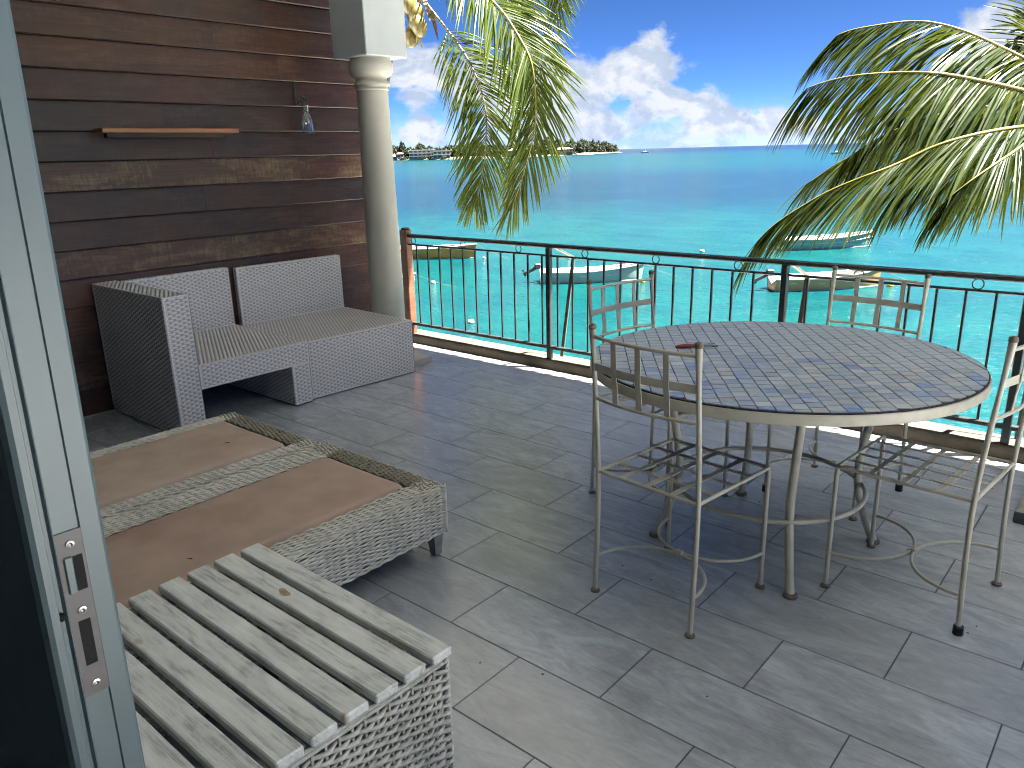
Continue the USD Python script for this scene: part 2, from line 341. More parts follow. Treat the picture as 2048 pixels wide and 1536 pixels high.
def sea_mat():
    g = Nodes(); p = g.pos()
    rel = g.add('vector_math', math_type='subtract', vector1=p, vector2=(2.13, -1.6, 0.0)) + '.vector'
    s = g.add('separate_xyz', vector=rel)
    # along the shore normal (t) and along the shore (u)
    t = g.math('add', g.math('multiply', s + '.x', -0.50), g.math('multiply', s + '.y', 0.866))
    u = g.math('add', g.math('multiply', s + '.x', 0.866), g.math('multiply', s + '.y', 0.50))
    dist = g.math('sqrt', g.math('add', g.math('multiply', s + '.x', s + '.x'), g.math('multiply', s + '.y', s + '.y')))
    lw = g.noise(p, 0.012, 5.0, 0.6); lw2 = g.noise(g.map(p, (1, 1, 1)), 0.055, 5.0, 0.62)
    warp = g.math('multiply', g.math('subtract', lw, 0.5), 0.9)
    ld = g.math('add', g.math('logarithm', dist, 10.0), g.math('multiply', warp, 0.28))
    col = g.ramp(g.mapr(ld, 1.2, 4.0), [(0.0, (0.0016, 0.0375, 0.0377)), (0.14, (0.0016, 0.0369, 0.0388)), (0.235, (0.0015, 0.0355, 0.0400)),
        (0.268, (0.0007, 0.0215, 0.0314)), (0.30, (0.0008, 0.0147, 0.0266)), (0.385, (0.0007, 0.0139, 0.0255)), (0.425, (0.0008, 0.0215, 0.0310)), (0.47, (0.0011, 0.0274, 0.0306)),
        (0.60, (0.0011, 0.0270, 0.0291)), (0.655, (0.0008, 0.0195, 0.0262)), (0.72, (0.0004, 0.0071, 0.0186)), (1.0, (0.0002, 0.0045, 0.0147))])
    # weed and sand patches under the shallow water
    col = g.mix(g.mapr(lw2, 0.54, 0.68, 0.0, 0.45), col, (0.002, 0.020, 0.030))
    col = g.mix(g.mapr(lw2, 0.30, 0.44, 0.30, 0.0), col, (0.006, 0.046, 0.046))
    md = g.noise(g.map(p, (1, 1.6, 1), (0, 0, 0.6)), 0.22, 6.0, 0.65, 0.4)
    col = g.mix(g.mapr(md, 0.38, 0.52, 0.62, 0.0), col, g.mix(1.0, col, (0.50, 0.68, 0.84), 'multiply'))
    col = g.mix(g.mapr(md, 0.52, 0.68, 0.0, 0.65), col, g.mix(1.0, col, (2.2, 1.22, 1.08), 'multiply'))
    rip = g.noise(g.map(p, (1, 1.7, 1), (0, 0, 0.5)), 1.9, 6.0, 0.62, 0.3); rip2 = g.noise(g.map(p, (1, 2.2, 1), (0, 0, 0.65)), 0.35, 5.0, 0.6)
    h = g.math('add', rip, g.math('multiply', rip2, 1.6))
    col = g.mix(g.mapr(rip, 0.40, 0.62, 0.16, 0.0), col, (0.0016, 0.022, 0.028))
    b = g.add('principled_bsdf', base_color=col, roughness=0.16, ior=1.33, specular_ior_level=0.17, normal=g.bump(h, 0.75, 0.25))
    return g.done(LK + 'sea_water', b + '.BSDF')

def leaf_mat(name, cols, trans=0.45, rough=0.42):
    g = Nodes(); p = g.pos(); isl = g.add('geometry') + '.random_per_island'; rnd = g.rand()
    n = g.noise(p, 9.0, 4.0, 0.6)
    r = g.math('fraction', g.math('add', isl, g.math('multiply', rnd, 5.7)))
    t = g.math('add', g.math('multiply', r, 0.62), g.math('multiply', n, 0.38))
    col = g.ramp(t, cols)
    s = g.add('principled_bsdf', base_color=col, roughness=rough, specular_ior_level=0.28)
    tr = g.add('translucent_bsdf', color=g.mix(0.5, col, (0.10, 0.125, 0.010)))
    m = g.add('mix_closure', fac=trans, closure1=s + '.BSDF', closure2=tr + '.BSDF')
    return g.done(LK + name, m + '.closure')

M = {}
M['tile'] = tile_mat()
M['grout'] = plain('grout', (0.055, 0.057, 0.060), 0.85, var=0.2)
M['plank_dark'] = plank_mat('plank_dark', (0.0058, 0.0033, 0.0020), (0.0183, 0.0090, 0.0053), (0.0384, 0.0188, 0.0105), 0.35, (0.090, 0.058, 0.034), (1.9, 1.15, 0.85))
M['plank_brown'] = plank_mat('plank_brown', (0.0105, 0.0041, 0.0016), (0.0384, 0.0130, 0.0046), (0.0749, 0.0270, 0.0098), 0.3, (0.13, 0.085, 0.040), (0.62, 0.62, 0.66))
M['plank_red'] = plank_mat('plank_red', (0.0205, 0.0067, 0.0031), (0.0684, 0.0213, 0.0093), (0.1254, 0.0436, 0.0210), 0.35, (0.14, 0.09, 0.050), (0.60, 0.68, 0.75))
M['plank_grey'] = plank_mat('plank_grey', (0.0160, 0.0078, 0.0039), (0.0524, 0.0252, 0.0117), (0.0969, 0.0484, 0.0234), 0.95, (0.185, 0.135, 0.062), (1.25, 0.85, 0.72))
M['plank_back'] = plain('wall_backing', (0.008, 0.007, 0.006), 0.9)
M['render'] = plain('painted_render', (0.33, 0.36, 0.365), 0.62, var=0.035, scale=9.0, bump=0.12)
M['column'] = plain('column_paint', (0.37, 0.36, 0.305), 0.58, var=0.04, scale=8.0, bump=0.12, dirt=(0.32, 0.315, 0.27), dirt_scale=5.0, dirt_lo=0.56, dirt_hi=0.8)
M['ceiling'] = plain('ceiling_paint', (0.36, 0.365, 0.37), 0.8, var=0.03)
M['curb'] = stone_mat()
M['facade'] = plain('facade_dark_paint', (0.07, 0.085, 0.09), 0.5, var=0.1)
M['plinth'] = plain('plinth_stone', (0.33, 0.32, 0.275), 0.8, var=0.15, scale=14, bump=0.4)
M['plinth_side'] = plain('plinth_tile_side', (0.05, 0.05, 0.053), 0.5, var=0.15)
M['iron'] = plain('railing_iron', (0.020, 0.026, 0.026), 0.38, var=0.25, scale=40, bump=0.1)
M['brace'] = plain('brace_steel', (0.06, 0.055, 0.045), 0.6, var=0.25, scale=20, bump=0.3)
M['cream'] = plain('cream_metal', (0.43, 0.40, 0.315), 0.42, var=0.10, scale=18, bump=0.15, dirt=(0.035, 0.028, 0.022), dirt_scale=22.0, dirt_lo=0.70, dirt_hi=0.74)
M['rubber'] = plain('black_rubber', (0.012, 0.012, 0.013), 0.6)
M['glide'] = plain('worn_glide', (0.13, 0.105, 0.075), 0.6, var=0.4, scale=60)
M['mosaic'] = mosaic_mat()
M['mosaic_bed'] = plain('mosaic_grout', (0.022, 0.022, 0.026), 0.9, var=0.2)
M['wicker_sofa'] = wicker_mat('sofa_strand', [(0.25, (0.5800, 0.5593, 0.5415)), (0.5, (0.7000, 0.6782, 0.6555)), (0.75, (0.8000, 0.7772, 0.7458))], 0.42)
M['wicker_core'] = plain('sofa_core', (0.20, 0.195, 0.20), 0.75, var=0.2)
M['wicker_rattan'] = wicker_mat('rattan_strand', [(0.22, (0.30, 0.285, 0.235)), (0.42, (0.57, 0.555, 0.48)), (0.58, (0.70, 0.685, 0.60)), (0.8, (0.80, 0.79, 0.71))], 0.66, 40.0)
M['rattan_core'] = plain('rattan_core', (0.16, 0.145, 0.12), 0.9)
M['rattan_dark'] = wicker_mat('rattan_strand_brown', [(0.22, (0.2750, 0.2500, 0.1920)), (0.45, (0.5250, 0.4938, 0.3960)), (0.8, (0.7750, 0.7500, 0.6360))], 0.66, 40.0)
M['slat'] = washed_wood()
M['leg_wood'] = plain('weathered_leg', (0.24, 0.235, 0.215), 0.7, var=0.3, scale=30, bump=0.3)
M['cushion'] = plain('tan_cloth', (0.41, 0.30, 0.238), 0.9, spec=0.2, var=0.07, scale=7.0, bump=0.15, dirt=(0.33, 0.215, 0.165), dirt_scale=2.6, dirt_lo=0.45, dirt_hi=0.75)
M['cushion_far'] = plain('tan_cloth_pale', (0.46, 0.36, 0.285), 0.9, spec=0.2, var=0.07, scale=7.0, bump=0.15, dirt=(0.38, 0.275, 0.21), dirt_scale=2.6, dirt_lo=0.45, dirt_hi=0.75)
M['stain'] = plain('cushion_stain', (0.060, 0.038, 0.028), 0.9)
M['door'] = plain('door_paint', (0.070, 0.100, 0.107), 0.42, var=0.05, scale=10, bump=0.06)
M['plate'] = plain('strike_plate_steel', (0.075, 0.072, 0.070), 0.5, metal=0.4, var=0.15, scale=30)
M['screw'] = plain('screw_steel', (0.32, 0.31, 0.29), 0.3, metal=0.9)
M['black'] = plain('dark_hole', (0.004, 0.004, 0.004), 0.9)
M['shelf'] = plank_mat('shelf_wood', (0.16, 0.060, 0.022), (0.27, 0.110, 0.042), (0.36, 0.165, 0.070))
M['post_wood'] = plank_mat('post_wood', (0.055, 0.02, 0.010), (0.11, 0.042, 0.022), (0.16, 0.072, 0.04))
M['sea'] = sea_mat()
M['sand'] = plain('beach_sand', (0.68, 0.65, 0.59), 0.95, var=0.1, scale=2)
M['leaf'] = leaf_mat('palm_leaf', [(0.12, (0.0099, 0.0233, 0.0019)), (0.40, (0.0209, 0.0411, 0.0030)), (0.66, (0.0363, 0.0590, 0.0043)), (0.84, (0.0615, 0.0768, 0.0063)), (0.95, (0.0933, 0.0857, 0.0107))])
M['leaf_right'] = leaf_mat('palm_leaf_right', [(0.12, (0.0061, 0.0142, 0.0035)), (0.45, (0.0128, 0.0254, 0.0052)), (0.72, (0.0242, 0.0394, 0.0081)), (0.92, (0.0516, 0.0592, 0.0145))], 0.36, 0.40)
M['rib'] = plain('palm_rib', (0.135, 0.115, 0.022), 0.4, var=0.25, scale=12)
M['petiole'] = plain('palm_petiole', (0.085, 0.075, 0.028), 0.5, var=0.3, scale=12)
M['trunk'] = plain('palm_bark', (0.065, 0.057, 0.046), 0.9, var=0.4, scale=16, bump=0.7)
M['husk'] = plain('palm_fibre', (0.08, 0.05, 0.028), 0.9, var=0.4, scale=25, bump=0.5)
M['coco'] = plain('coconut_skin', (0.09, 0.072, 0.014), 0.45, var=0.2, scale=12, dirt=(0.08, 0.075, 0.015), dirt_scale=8)
M['straw'] = plain('dry_spathe', (0.18, 0.125, 0.07), 0.8, var=0.3, scale=25)
def glass_mat():
    g = Nodes()
    t = g.add('transparent_bsdf', color=(0.80, 0.86, 0.84)); s = g.add('glossy_bsdf', color=(0.9, 0.95, 0.95), roughness=0.04)
    f = g.add('layer_weight', blend=0.42)
    m = g.add('mix_closure', fac=g.mapr(f + '.facing', 0.0, 1.0, 0.10, 0.75), closure1=t + '.BSDF', closure2=s + '.BSDF')
    return g.done(LK + 'bottle_glass', m + '.closure')
M['glass'] = glass_mat()

M['terrace'] = plain('terrace_paving', (0.58, 0.60, 0.63), 0.6, var=0.06, scale=6)

M['knot'] = plain('wood_knot', (0.36, 0.255, 0.155), 0.6, var=0.3, scale=60)
M['husk_grit'] = plain('floor_grit', (0.05, 0.035, 0.025), 0.9, var=0.4)
# ================================================================ the setting
W, L0 = 0.302, 0.302 * 2.0372
WALL_X = -3.0
YF = -1.41          # room side of the house front
CEIL = 3.5
EAVE_Y = 2.64 + SUN_DIR[1] / SUN_DIR[2] * CEIL

# floor: dark bed with one tile per piece
fl = thing('floor', 'grey stone look porcelain tiles laid in half bond across the veranda', None, (0, 0, 0), kind='structure')
part(fl, 'grout_bed', box((WALL_X - 0.02, -6.0, -0.25), (14.0, 2.739, -0.0025)), M['grout'])
G = 0.0019
def add_tile(x0, x1, y0, y1):
    x0, x1, y0, y1 = max(x0, WALL_X + 0.004), min(x1, 3.35), max(y0, YF + 0.004), min(y1, 2.735)
    if x1 - x0 < 0.02 or y1 - y0 < 0.02: return
    dz = rng.uniform(-0.0004, 0.0004)
    part(fl, 'tile', box((x0 + G, y0 + G, -0.012), (x1 - G, y1 - G, dz), 0.0012), M['tile'])
for r in range(-5, 10):
    u0 = (1.42 + (r % 2) * 1.0186) * W
    for n in range(-7, 7):
        add_tile(u0 + (n - 1) * L0, u0 + n * L0, r * W, (r + 1) * W)
part(fl, 'floor_beyond', box((-3, -6, -0.012), (7.4, YF - 0.002, 0.0)), M['tile'])
part(fl, 'open_terrace', box((3.354, YF, -0.012), (14.0, 2.735, 0.0)), M['terrace'])

# curb under the railing, with uneven edges
def curb_mesh():
    xs = np.linspace(WALL_X - 0.2, 14.0, 400); prof = [(2.742, -0.02), (2.742, 0.042), (2.752, 0.060), (2.83, 0.066), (2.925, 0.062), (2.935, 0.045), (2.935, -0.6)]
    P = np.array([[[x, y, z] for (y, z) in prof] for x in xs]); v = P.reshape(-1, 3)
    n = meshkit.fbm(v * 9.0) if hasattr(meshkit, 'fbm') else 0
    v = v + np.stack([0 * v[:, 0], 0.010 * n, 0.007 * n * (v[:, 2] > 0)], 1)
    k = len(prof); i, j = np.meshgrid(np.arange(len(xs) - 1), np.arange(k - 1), indexing='ij')
    q = np.stack([i * k + j, (i + 1) * k + j, (i + 1) * k + j + 1, i * k + j + 1], -1).reshape(-1, 4)
    return v, q
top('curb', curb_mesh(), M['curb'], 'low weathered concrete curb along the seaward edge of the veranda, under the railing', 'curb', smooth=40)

# house front wall left of the doorway, room behind the camera, roof
top('house_wall', join([box((WALL_X, -1.43, 0), (0.72, -1.30, CEIL - 0.004)), box((4.2, -1.43, 0), (5.1, -1.30, CEIL - 0.004)), box((0.72, -1.43, 2.35), (4.2, -1.30, CEIL - 0.004))]), M['facade'], 'dark painted house front behind the open doorway', 'wall')
top('room_wall', join([box((-0.6, -6, 0), (-0.5, -1.432, CEIL - 0.004)), box((5.0, -6, 0), (5.1, -1.432, CEIL - 0.004)), box((-0.5, -6.1, 0), (5.0, -6.0, CEIL - 0.004))]), M['render'], 'pale walls of the room behind the doorway', 'wall')
top('roof', box((-6.0, -6.2, CEIL), (5.2, EAVE_Y, CEIL + 0.22)), M['ceiling'], 'flat white painted roof slab over the veranda and the room', 'roof')

# timber wall: every board its own piece, lapped
wl = thing('timber_wall', 'dark reddish brown lapped timber board wall behind the wicker sofa', 'wall', (WALL_X, 0.6, 0))
part(wl, 'backing', box((WALL_X - 0.12, -1.30, 0), (WALL_X - 0.022, 2.70, CEIL - 0.004)), M['plank_back'])
rows_ = ['plank_red', 'plank_grey', 'plank_red', 'plank_red', 'plank_red', 'plank_grey', 'plank_brown', 'plank_dark', 'plank_grey', 'plank_dark', 'plank_dark', 'plank_dark', 'plank_brown', 'plank_brown', 'plank_dark', 'plank_dark', 'plank_dark']
swap = {'plank_red': 'plank_brown', 'plank_grey': 'plank_red', 'plank_dark': 'plank_dark', 'plank_brown': 'plank_brown'}
rg = np.random.default_rng(21)
for k in range(-9, 12):
    z0 = 1.555 + k * 0.173; z1 = min(z0 + 0.168, CEIL - 0.006); z0 = max(z0, 0.004)
    if z1 - z0 < 0.03: continue
    base_ = rows_[min(k + 9, 16)]; n = 2 if rg.uniform() < 0.75 else 3; names = [base_ if rg.uniform() < 0.72 else swap[base_] for _ in range(n)]
    cuts = [-1.296] + sorted(rg.uniform(-1.0, 2.4, n - 1) if n == 2 else [rg.uniform(-0.7, 0.6), rg.uniform(1.1, 2.0)]) + [2.72]
    for i, nm in enumerate(names):
        y0, y1 = cuts[i] + 0.0005, cuts[i + 1] - 0.0005; w = rg.uniform(-0.002, 0.002)
        xb, xt = WALL_X + 0.016 + w, WALL_X - 0.010 + w
        prof = [(xb - 0.020, z0), (xb - 0.003, z0), (xb, z0 + 0.004), (xt, z1), (xt - 0.014, z1)]
        v = np.array([[x, y, z] for y in (y0, y1) for (x, z) in prof]); f = []
        for a in range(5):
            b = (a + 1) % 5; f += [[a, b, b + 5], [a, b + 5, a + 5]]
        f += [[0, 2, 1], [0, 3, 2], [0, 4, 3], [5, 6, 7], [5, 7, 8], [5, 8, 9]]
        part(wl, 'board', (v, np.array(f)[:, ::-1]), M[nm])

# wooden end post of the railing
pw = thing('wooden_post', 'reddish wooden post at the left end of the railing beside the column', 'post', (-2.835, 2.80, 0.06))
part(pw, 'post_shaft', box((-2.875, 2.765, 0.05), (-2.80, 2.838, 0.945), 0.006), M['post_wood'])
part(pw, 'post_cap', box((-2.868, 2.772, 0.945), (-2.807, 2.831, 0.962), 0.008), M['post_wood'])

# round column with square block
cx, cy = -2.475, 2.252
co = thing('column', 'round cream column with moulded capital under a square block beside the sofa', 'column', (cx, cy, 0))
part(co, 'shaft', lathe([(0.128, 0.05), (0.1275, 0.3), (0.125, 0.8), (0.118, 1.4), (0.111, 1.9), (0.109, 1.985)], 48, (cx, cy, 0)), M['column'], smooth=30)
part(co, 'capital', lathe([(0.112, 1.985), (0.118, 1.99), (0.1185, 1.998), (0.113, 2.002), (0.114, 2.012), (0.122, 2.016), (0.127, 2.028), (0.123, 2.041), (0.112, 2.050), (0.107, 2.062), (0.110, 2.073), (0.130, 2.080), (0.146, 2.095), (0.154, 2.115), (0.158, 2.142), (0.155, 2.165), (0.146, 2.178), (0.140, 2.199)], 48, (cx, cy, 0)), M['column'], smooth=30)
part(co, 'block', box((cx - 0.183, cy - 0.183, 2.20), (cx + 0.183, cy + 0.19, CEIL - 0.003), 0.006), M['render'])
part(co, 'plinth', box((-2.66, 2.112, 0.001), (-2.152, 2.384, 0.05), 0.004), M['plinth'])
c2 = thing('column', 'right column standing on a grey plinth at the right picture edge', 'column', (2.11, 2.252, 0))
part(c2, 'shaft', lathe([(0.128, 0.30), (0.125, 0.8), (0.118, 1.4), (0.111, 1.9), (0.15, 2.1), (0.15, 2.2)], 40, (2.13, 2.252, 0)), M['column'], smooth=30)
part(c2, 'block', box((2.13 - 0.183, cy - 0.183, 2.20), (2.13 + 0.183, cy + 0.19, CEIL - 0.003), 0.006), M['render'])
part(c2, 'plinth', box((1.772, 1.985, 0.001), (2.44, 2.52, 0.052), 0.004), M['plinth_side'])
def frustum(x0, x1, y0, y1, z0, z1, ins):
    v = np.array([[x0, y0, z0], [x1, y0, z0], [x1, y1, z0], [x0, y1, z0], [x0 + ins, y0 + ins, z1], [x1 - ins, y0 + ins, z1], [x1 - ins, y1 - ins, z1], [x0 + ins, y1 - ins, z1]])
    return vf((v, np.array([[0, 3, 2, 1], [4, 5, 6, 7], [0, 1, 5, 4], [1, 2, 6, 5], [2, 3, 7, 6], [3, 0, 4, 7]])))
part(c2, 'plinth_slope', frustum(1.774, 2.438, 1.987, 2.518, 0.0525, 0.30, 0.16), M['plinth'])

# sea, beach
SEA = -4.7
def sea_mesh():
    ang = np.linspace(0, 2 * np.pi, 97)[:-1]; R = [0, 60, 400, 3000, 60000]
    v = [[0, 30, SEA]]; f = []
    for r in R[1:]: v += [[r * math.cos(a), 30 + r * math.sin(a), SEA] for a in ang]
    n = len(ang)
    for j in range(n): f.append([0, 1 + j, 1 + (j + 1) % n])
    for i in range(len(R) - 2):
        for j in range(n):
            a, b = 1 + i * n + j, 1 + i * n + (j + 1) % n; f += [[a, a + n, b + n], [a, b + n, b]]
    return np.array(v, float), np.array(f)
top('sea', sea_mesh(), M['sea'], 'turquoise lagoon with a darker blue band and deep blue horizon', kind='structure')
def beach_mesh():
    xs = np.linspace(-60, 60, 60); ys = np.array([-30, 2.0, 5.0, 8.0, 10.5, 12.5]); zs = np.array([-3.9, -3.9, -4.0, -4.35, -4.75, -5.2])
    v = np.array([[x, y + 0.8 * math.sin(x * 0.35) * (y > 3), z] for x in xs for y, z in zip(ys, zs)]); k = len(ys)
    i, j = np.meshgrid(np.arange(len(xs) - 1), np.arange(k - 1), indexing='ij')
    return v, np.stack([i * k + j, (i + 1) * k + j, (i + 1) * k + j + 1, i * k + j + 1], -1).reshape(-1, 4)
top('beach', beach_mesh(), M['sand'], 'pale sand at the foot of the house, below the railing', kind='structure')

r_g = np.random.default_rng(91); bits = []
for _ in range(46):
    x, y = r_g.uniform(-0.2, 2.3), r_g.uniform(-0.9, 2.4); s_ = r_g.uniform(0.0015, 0.005); t = np.linspace(0, 2 * np.pi, 6)[:-1] + r_g.uniform(0, 6)
    v = np.vstack([np.c_[x + s_ * np.cos(t) * r_g.uniform(0.7, 1.8), y + s_ * np.sin(t), np.full(5, 0.0008)], [[x, y, 0.0008 + s_ * 0.5]]]); bits.append((v, np.array([[j, (j + 1) % 5, 5] for j in range(5)])))
top('grit', join(bits), M['husk_grit'], 'tiny dark specks of grit and leaf bits scattered over the floor tiles', 'grit', kind='stuff')
# ================================================================ railing
RY = 2.795
rl = thing('railing', 'black wrought iron railing with thin upright bars and small rings along the veranda edge', 'railing', (-0.6, RY, 0.06))
part(rl, 'top_rail', box((-2.80, RY - 0.020, 0.884), (3.3, RY + 0.020, 0.912), 0.006), M['iron'])
part(rl, 'middle_rail', box((-2.80, RY - 0.011, 0.820), (3.3, RY + 0.011, 0.833), 0.003), M['iron'])
part(rl, 'lower_rail', box((-2.80, RY - 0.016, 0.143), (3.3, RY + 0.016, 0.168), 0.004), M['iron'])
posts = [-1.316, 0.408, 1.600, 3.2]
for x in posts:
    part(rl, 'post', box((x - 0.019, RY - 0.019, 0.06), (x + 0.019, RY + 0.019, 0.8835), 0.004), M['iron'])
bxs = list(np.arange(11) * 0.1325 - 2.704) + list(np.arange(12) * 0.1325 - 1.238 + 0.0) + list(np.arange(8) * 0.1325 + 0.54) + list(np.arange(11) * 0.1325 + 1.735)
for x in bxs:
    if min(abs(x - q) for q in posts) < 0.03: continue
    part(rl, 'baluster', join([box((x - 0.0065, RY - 0.0065, 0.168), (x + 0.0065, RY + 0.0065, 0.820), 0.0015)]), M['iron'])
t = np.linspace(0, 2 * np.pi, 25)[:-1]
for x in (-2.738, -2.167, -1.599, -1.0, -0.443, 0.120, 0.814, 1.381, 1.95, 2.52):
    part(rl, 'ring', tube(np.stack([x + 0.0255 * np.cos(t), 0 * t + RY, 0.8585 + 0.0255 * np.sin(t)], 1), 0.0035, 6, closed=True), M['iron'], smooth=True)
for x in posts[:3]:
    xb = x + 0.042
    part(rl, 'brace', join([bar((xb, 2.885, 0.064), (xb, 3.035, 0.790), 0.030, 0.010, (0, 1, 0)), bar((xb, 3.035, 0.790), (xb - 0.02, RY + 0.018, 0.893), 0.030, 0.010, (0, 0, 1)), box((xb - 0.03, 2.865, 0.060), (xb + 0.03, 2.92, 0.070), 0.002)]), M['brace'])

# ================================================================ mosaic table
tc = np.array([1.015, 1.232]); TZ = 0.765
tb = thing('mosaic_table', 'oval garden table with blue grey mosaic tile top and cream metal frame', 'table', (tc[0], tc[1], 0))
ea, eb, eang = 0.709, 0.660, math.atan2(0.536, 0.844)
def ell(k, z, n=96):
    a = np.linspace(0, 2 * np.pi, n + 1)[:-1]; x, y = (ea + k) * np.cos(a), (eb + k) * np.sin(a); c, s = math.cos(eang), math.sin(eang)
    return np.stack([tc[0] + c * x - s * y, tc[1] + s * x + c * y, 0 * a + z], 1)
def ring_loft(rings):
    n = len(rings[0]); v = np.vstack(rings); f = []; k = len(rings)
    for i in range(k):
        for j in range(n):
            a, b, c, d = i * n + j, i * n + (j + 1) % n, ((i + 1) % k) * n + (j + 1) % n, ((i + 1) % k) * n + j; f += [[a, b, c], [a, c, d]]
    return v, np.array(f)
rimf = part(tb, 'rim', ring_loft([ell(0.003, 0.721), ell(0.005, 0.724), ell(0.005, 0.752), ell(0.002, 0.757), ell(-0.006, 0.757), ell(-0.006, 0.721)]), M['cream'], smooth=40)
topp = part(tb, 'tabletop', (lambda r0, r1: (np.vstack([r0, r1, [[tc[0], tc[1], 0.7625]], [[tc[0], tc[1], 0.735]]]), np.array([[96 + j, 192, 96 + (j + 1) % 96][::-1] for j in range(96)] + [[j, 193, (j + 1) % 96] for j in range(96)] + [[j, (j + 1) % 96, 96 + (j + 1) % 96] for j in range(96)] + [[j, 96 + (j + 1) % 96, 96 + j] for j in range(96)])))(ell(-0.007, 0.735), ell(-0.001, 0.7625)), M['mosaic_bed'])
import shapely.geometry as sg
from shapely import affinity
epoly = sg.Polygon(ell(-0.006, 0)[:, :2])
ta = math.radians(-54.0); du = np.array([math.cos(ta), math.sin(ta)]); dv = np.array([-du[1], du[0]])
tiles = []; rg = np.random.default_rng(5)
v0 = tc @ dv
for i in range(-15, 16):
    u = tc @ du - 0.78 + rg.uniform(0, 0.05); vlo, vhi = v0 + i * 0.0518, v0 + (i + 1) * 0.0518
    while u < tc @ du + 0.78:
        ln = rg.choice([0.047, 0.050, 0.053]) + rg.uniform(-0.002, 0.002)
        g2 = 0.0016
        c4 = np.array([[u + g2, vlo + g2], [u + ln - g2, vlo + g2], [u + ln - g2, vhi - g2], [u + g2, vhi - g2]]) + rg.uniform(-0.0009, 0.0009, (4, 2))
        poly = sg.Polygon([tuple(p[0] * du + p[1] * dv) for p in c4]).intersection(epoly)
        if poly.area > 2.5e-4 and poly.geom_type == 'Polygon':
            pts = np.array(poly.exterior.coords)[:-1]
            if sg.Polygon(pts).exterior.is_ccw is False: pts = pts[::-1]
            tiles.append(pts)
        u += ln
def tile_mesh(pts, z):
    n = len(pts); c = pts.mean(0); tilt = rg.uniform(-0.012, 0.012, 2)
    zz = lambda p: z + (p - c) @ tilt
    inn = c + (pts - c) * 0.962
    v = np.vstack([np.c_[pts, [0.7610] * n], np.c_[pts, zz(pts) - 0.0009], np.c_[inn, zz(inn)]]); f = []
    for l in (0, 1):
        for j in range(n):
            a, b = l * n + j, l * n + (j + 1) % n; f += [[a, b, b + n], [a, b + n, a + n]]
    f += [[2 * n, 2 * n + j, 2 * n + j + 1] for j in range(1, n - 1)]
    return v, np.array(f)
tiles.sort(key=lambda p: np.hypot(*(p.mean(0) - EYE[:2])))
for p in tiles[:300]: part(topp, 'mosaic_piece', tile_mesh(p, 0.7652 + rg.uniform(-0.0005, 0.0005)), M['mosaic'])
part(topp, 'mosaic_pieces', join([tile_mesh(p, 0.7652 + rg.uniform(-0.0005, 0.0005)) for p in tiles[300:]]), M['mosaic'], kind='stuff')
for a in (-54, 34, 126, 214):
    d = np.array([math.cos(math.radians(a)), math.sin(math.radians(a))])
    P = spline([np.r_[tc - [0, 0.016] + d * r, z] for r, z in ((0.405, 0.724), (0.395, 0.66), (0.365, 0.48), (0.345, 0.30), (0.372, 0.16), (0.412, 0.05), (0.432, 0.008))], 22)
    lg = part(tb, 'leg', tube(P, 0.0155, 12), M['cream'], smooth=50)
    part(lg, 'foot', lathe([(0.018, 0.001), (0.026, 0.002), (0.026, 0.010), (0.019, 0.016)], 16, (P[-1][0], P[-1][1], 0)), M['glide'], smooth=40)
tt = np.linspace(0, 2 * np.pi, 73)[:-1]
part(tb, 'stretcher_ring', tube(np.stack([tc[0] + 0.361 * np.cos(tt), tc[1] - 0.012 + 0.361 * np.sin(tt), 0 * tt + 0.255], 1), 0.0095, 8, closed=True), M['cream'], smooth=True)

# red handled tool on the table
rt_ = thing('hand_tool', 'small red handled metal tool lying on the mosaic table', 'hand tool', (0.68, 1.18, 0.766))
q0, q1 = np.array([0.635, 1.125, 0.774]), np.array([0.705, 1.195, 0.776]); dd = (q1 - q0) / np.linalg.norm(q1 - q0)
part(rt_, 'handle', tube([q0, q0 + dd * 0.008, q0 + dd * 0.03, q0 + dd * 0.055, q0 + dd * 0.078], [0.003, 0.007, 0.0095, 0.0095, 0.008], 12), plain('red_handle', (0.16, 0.012, 0.014), 0.3), smooth=50)
part(rt_, 'collar', tube([q0 + dd * 0.078, q0 + dd * 0.094], 0.0098, 12), M['rubber'], smooth=50)
part(rt_, 'shank', tube([q0 + dd * 0.094, q0 + dd * 0.112], 0.0075, 10), M['screw'], smooth=50)
pe = q0 + dd * 0.112; sd = np.array([dd[1], -dd[0], 0])
for s_, ln in ((1, 0.045), (-1, 0.055)):
    part(rt_, 'jaw', bar(pe - dd * 0.004 + sd * s_ * 0.004, pe + dd * ln + sd * s_ * 0.018, 0.010, 0.006), M['screw'])
a_ = np.linspace(0, 2 * np.pi, 15)[:-1]; cc = pe + dd * 0.05 + sd * 0.0
part(rt_, 'wire_loop', tube(np.stack([cc[0] + 0.014 * np.cos(a_), cc[1] + 0.014 * np.sin(a_), 0 * a_ + 0.7705], 1), 0.0018, 6, closed=True), M['plate'], smooth=True)

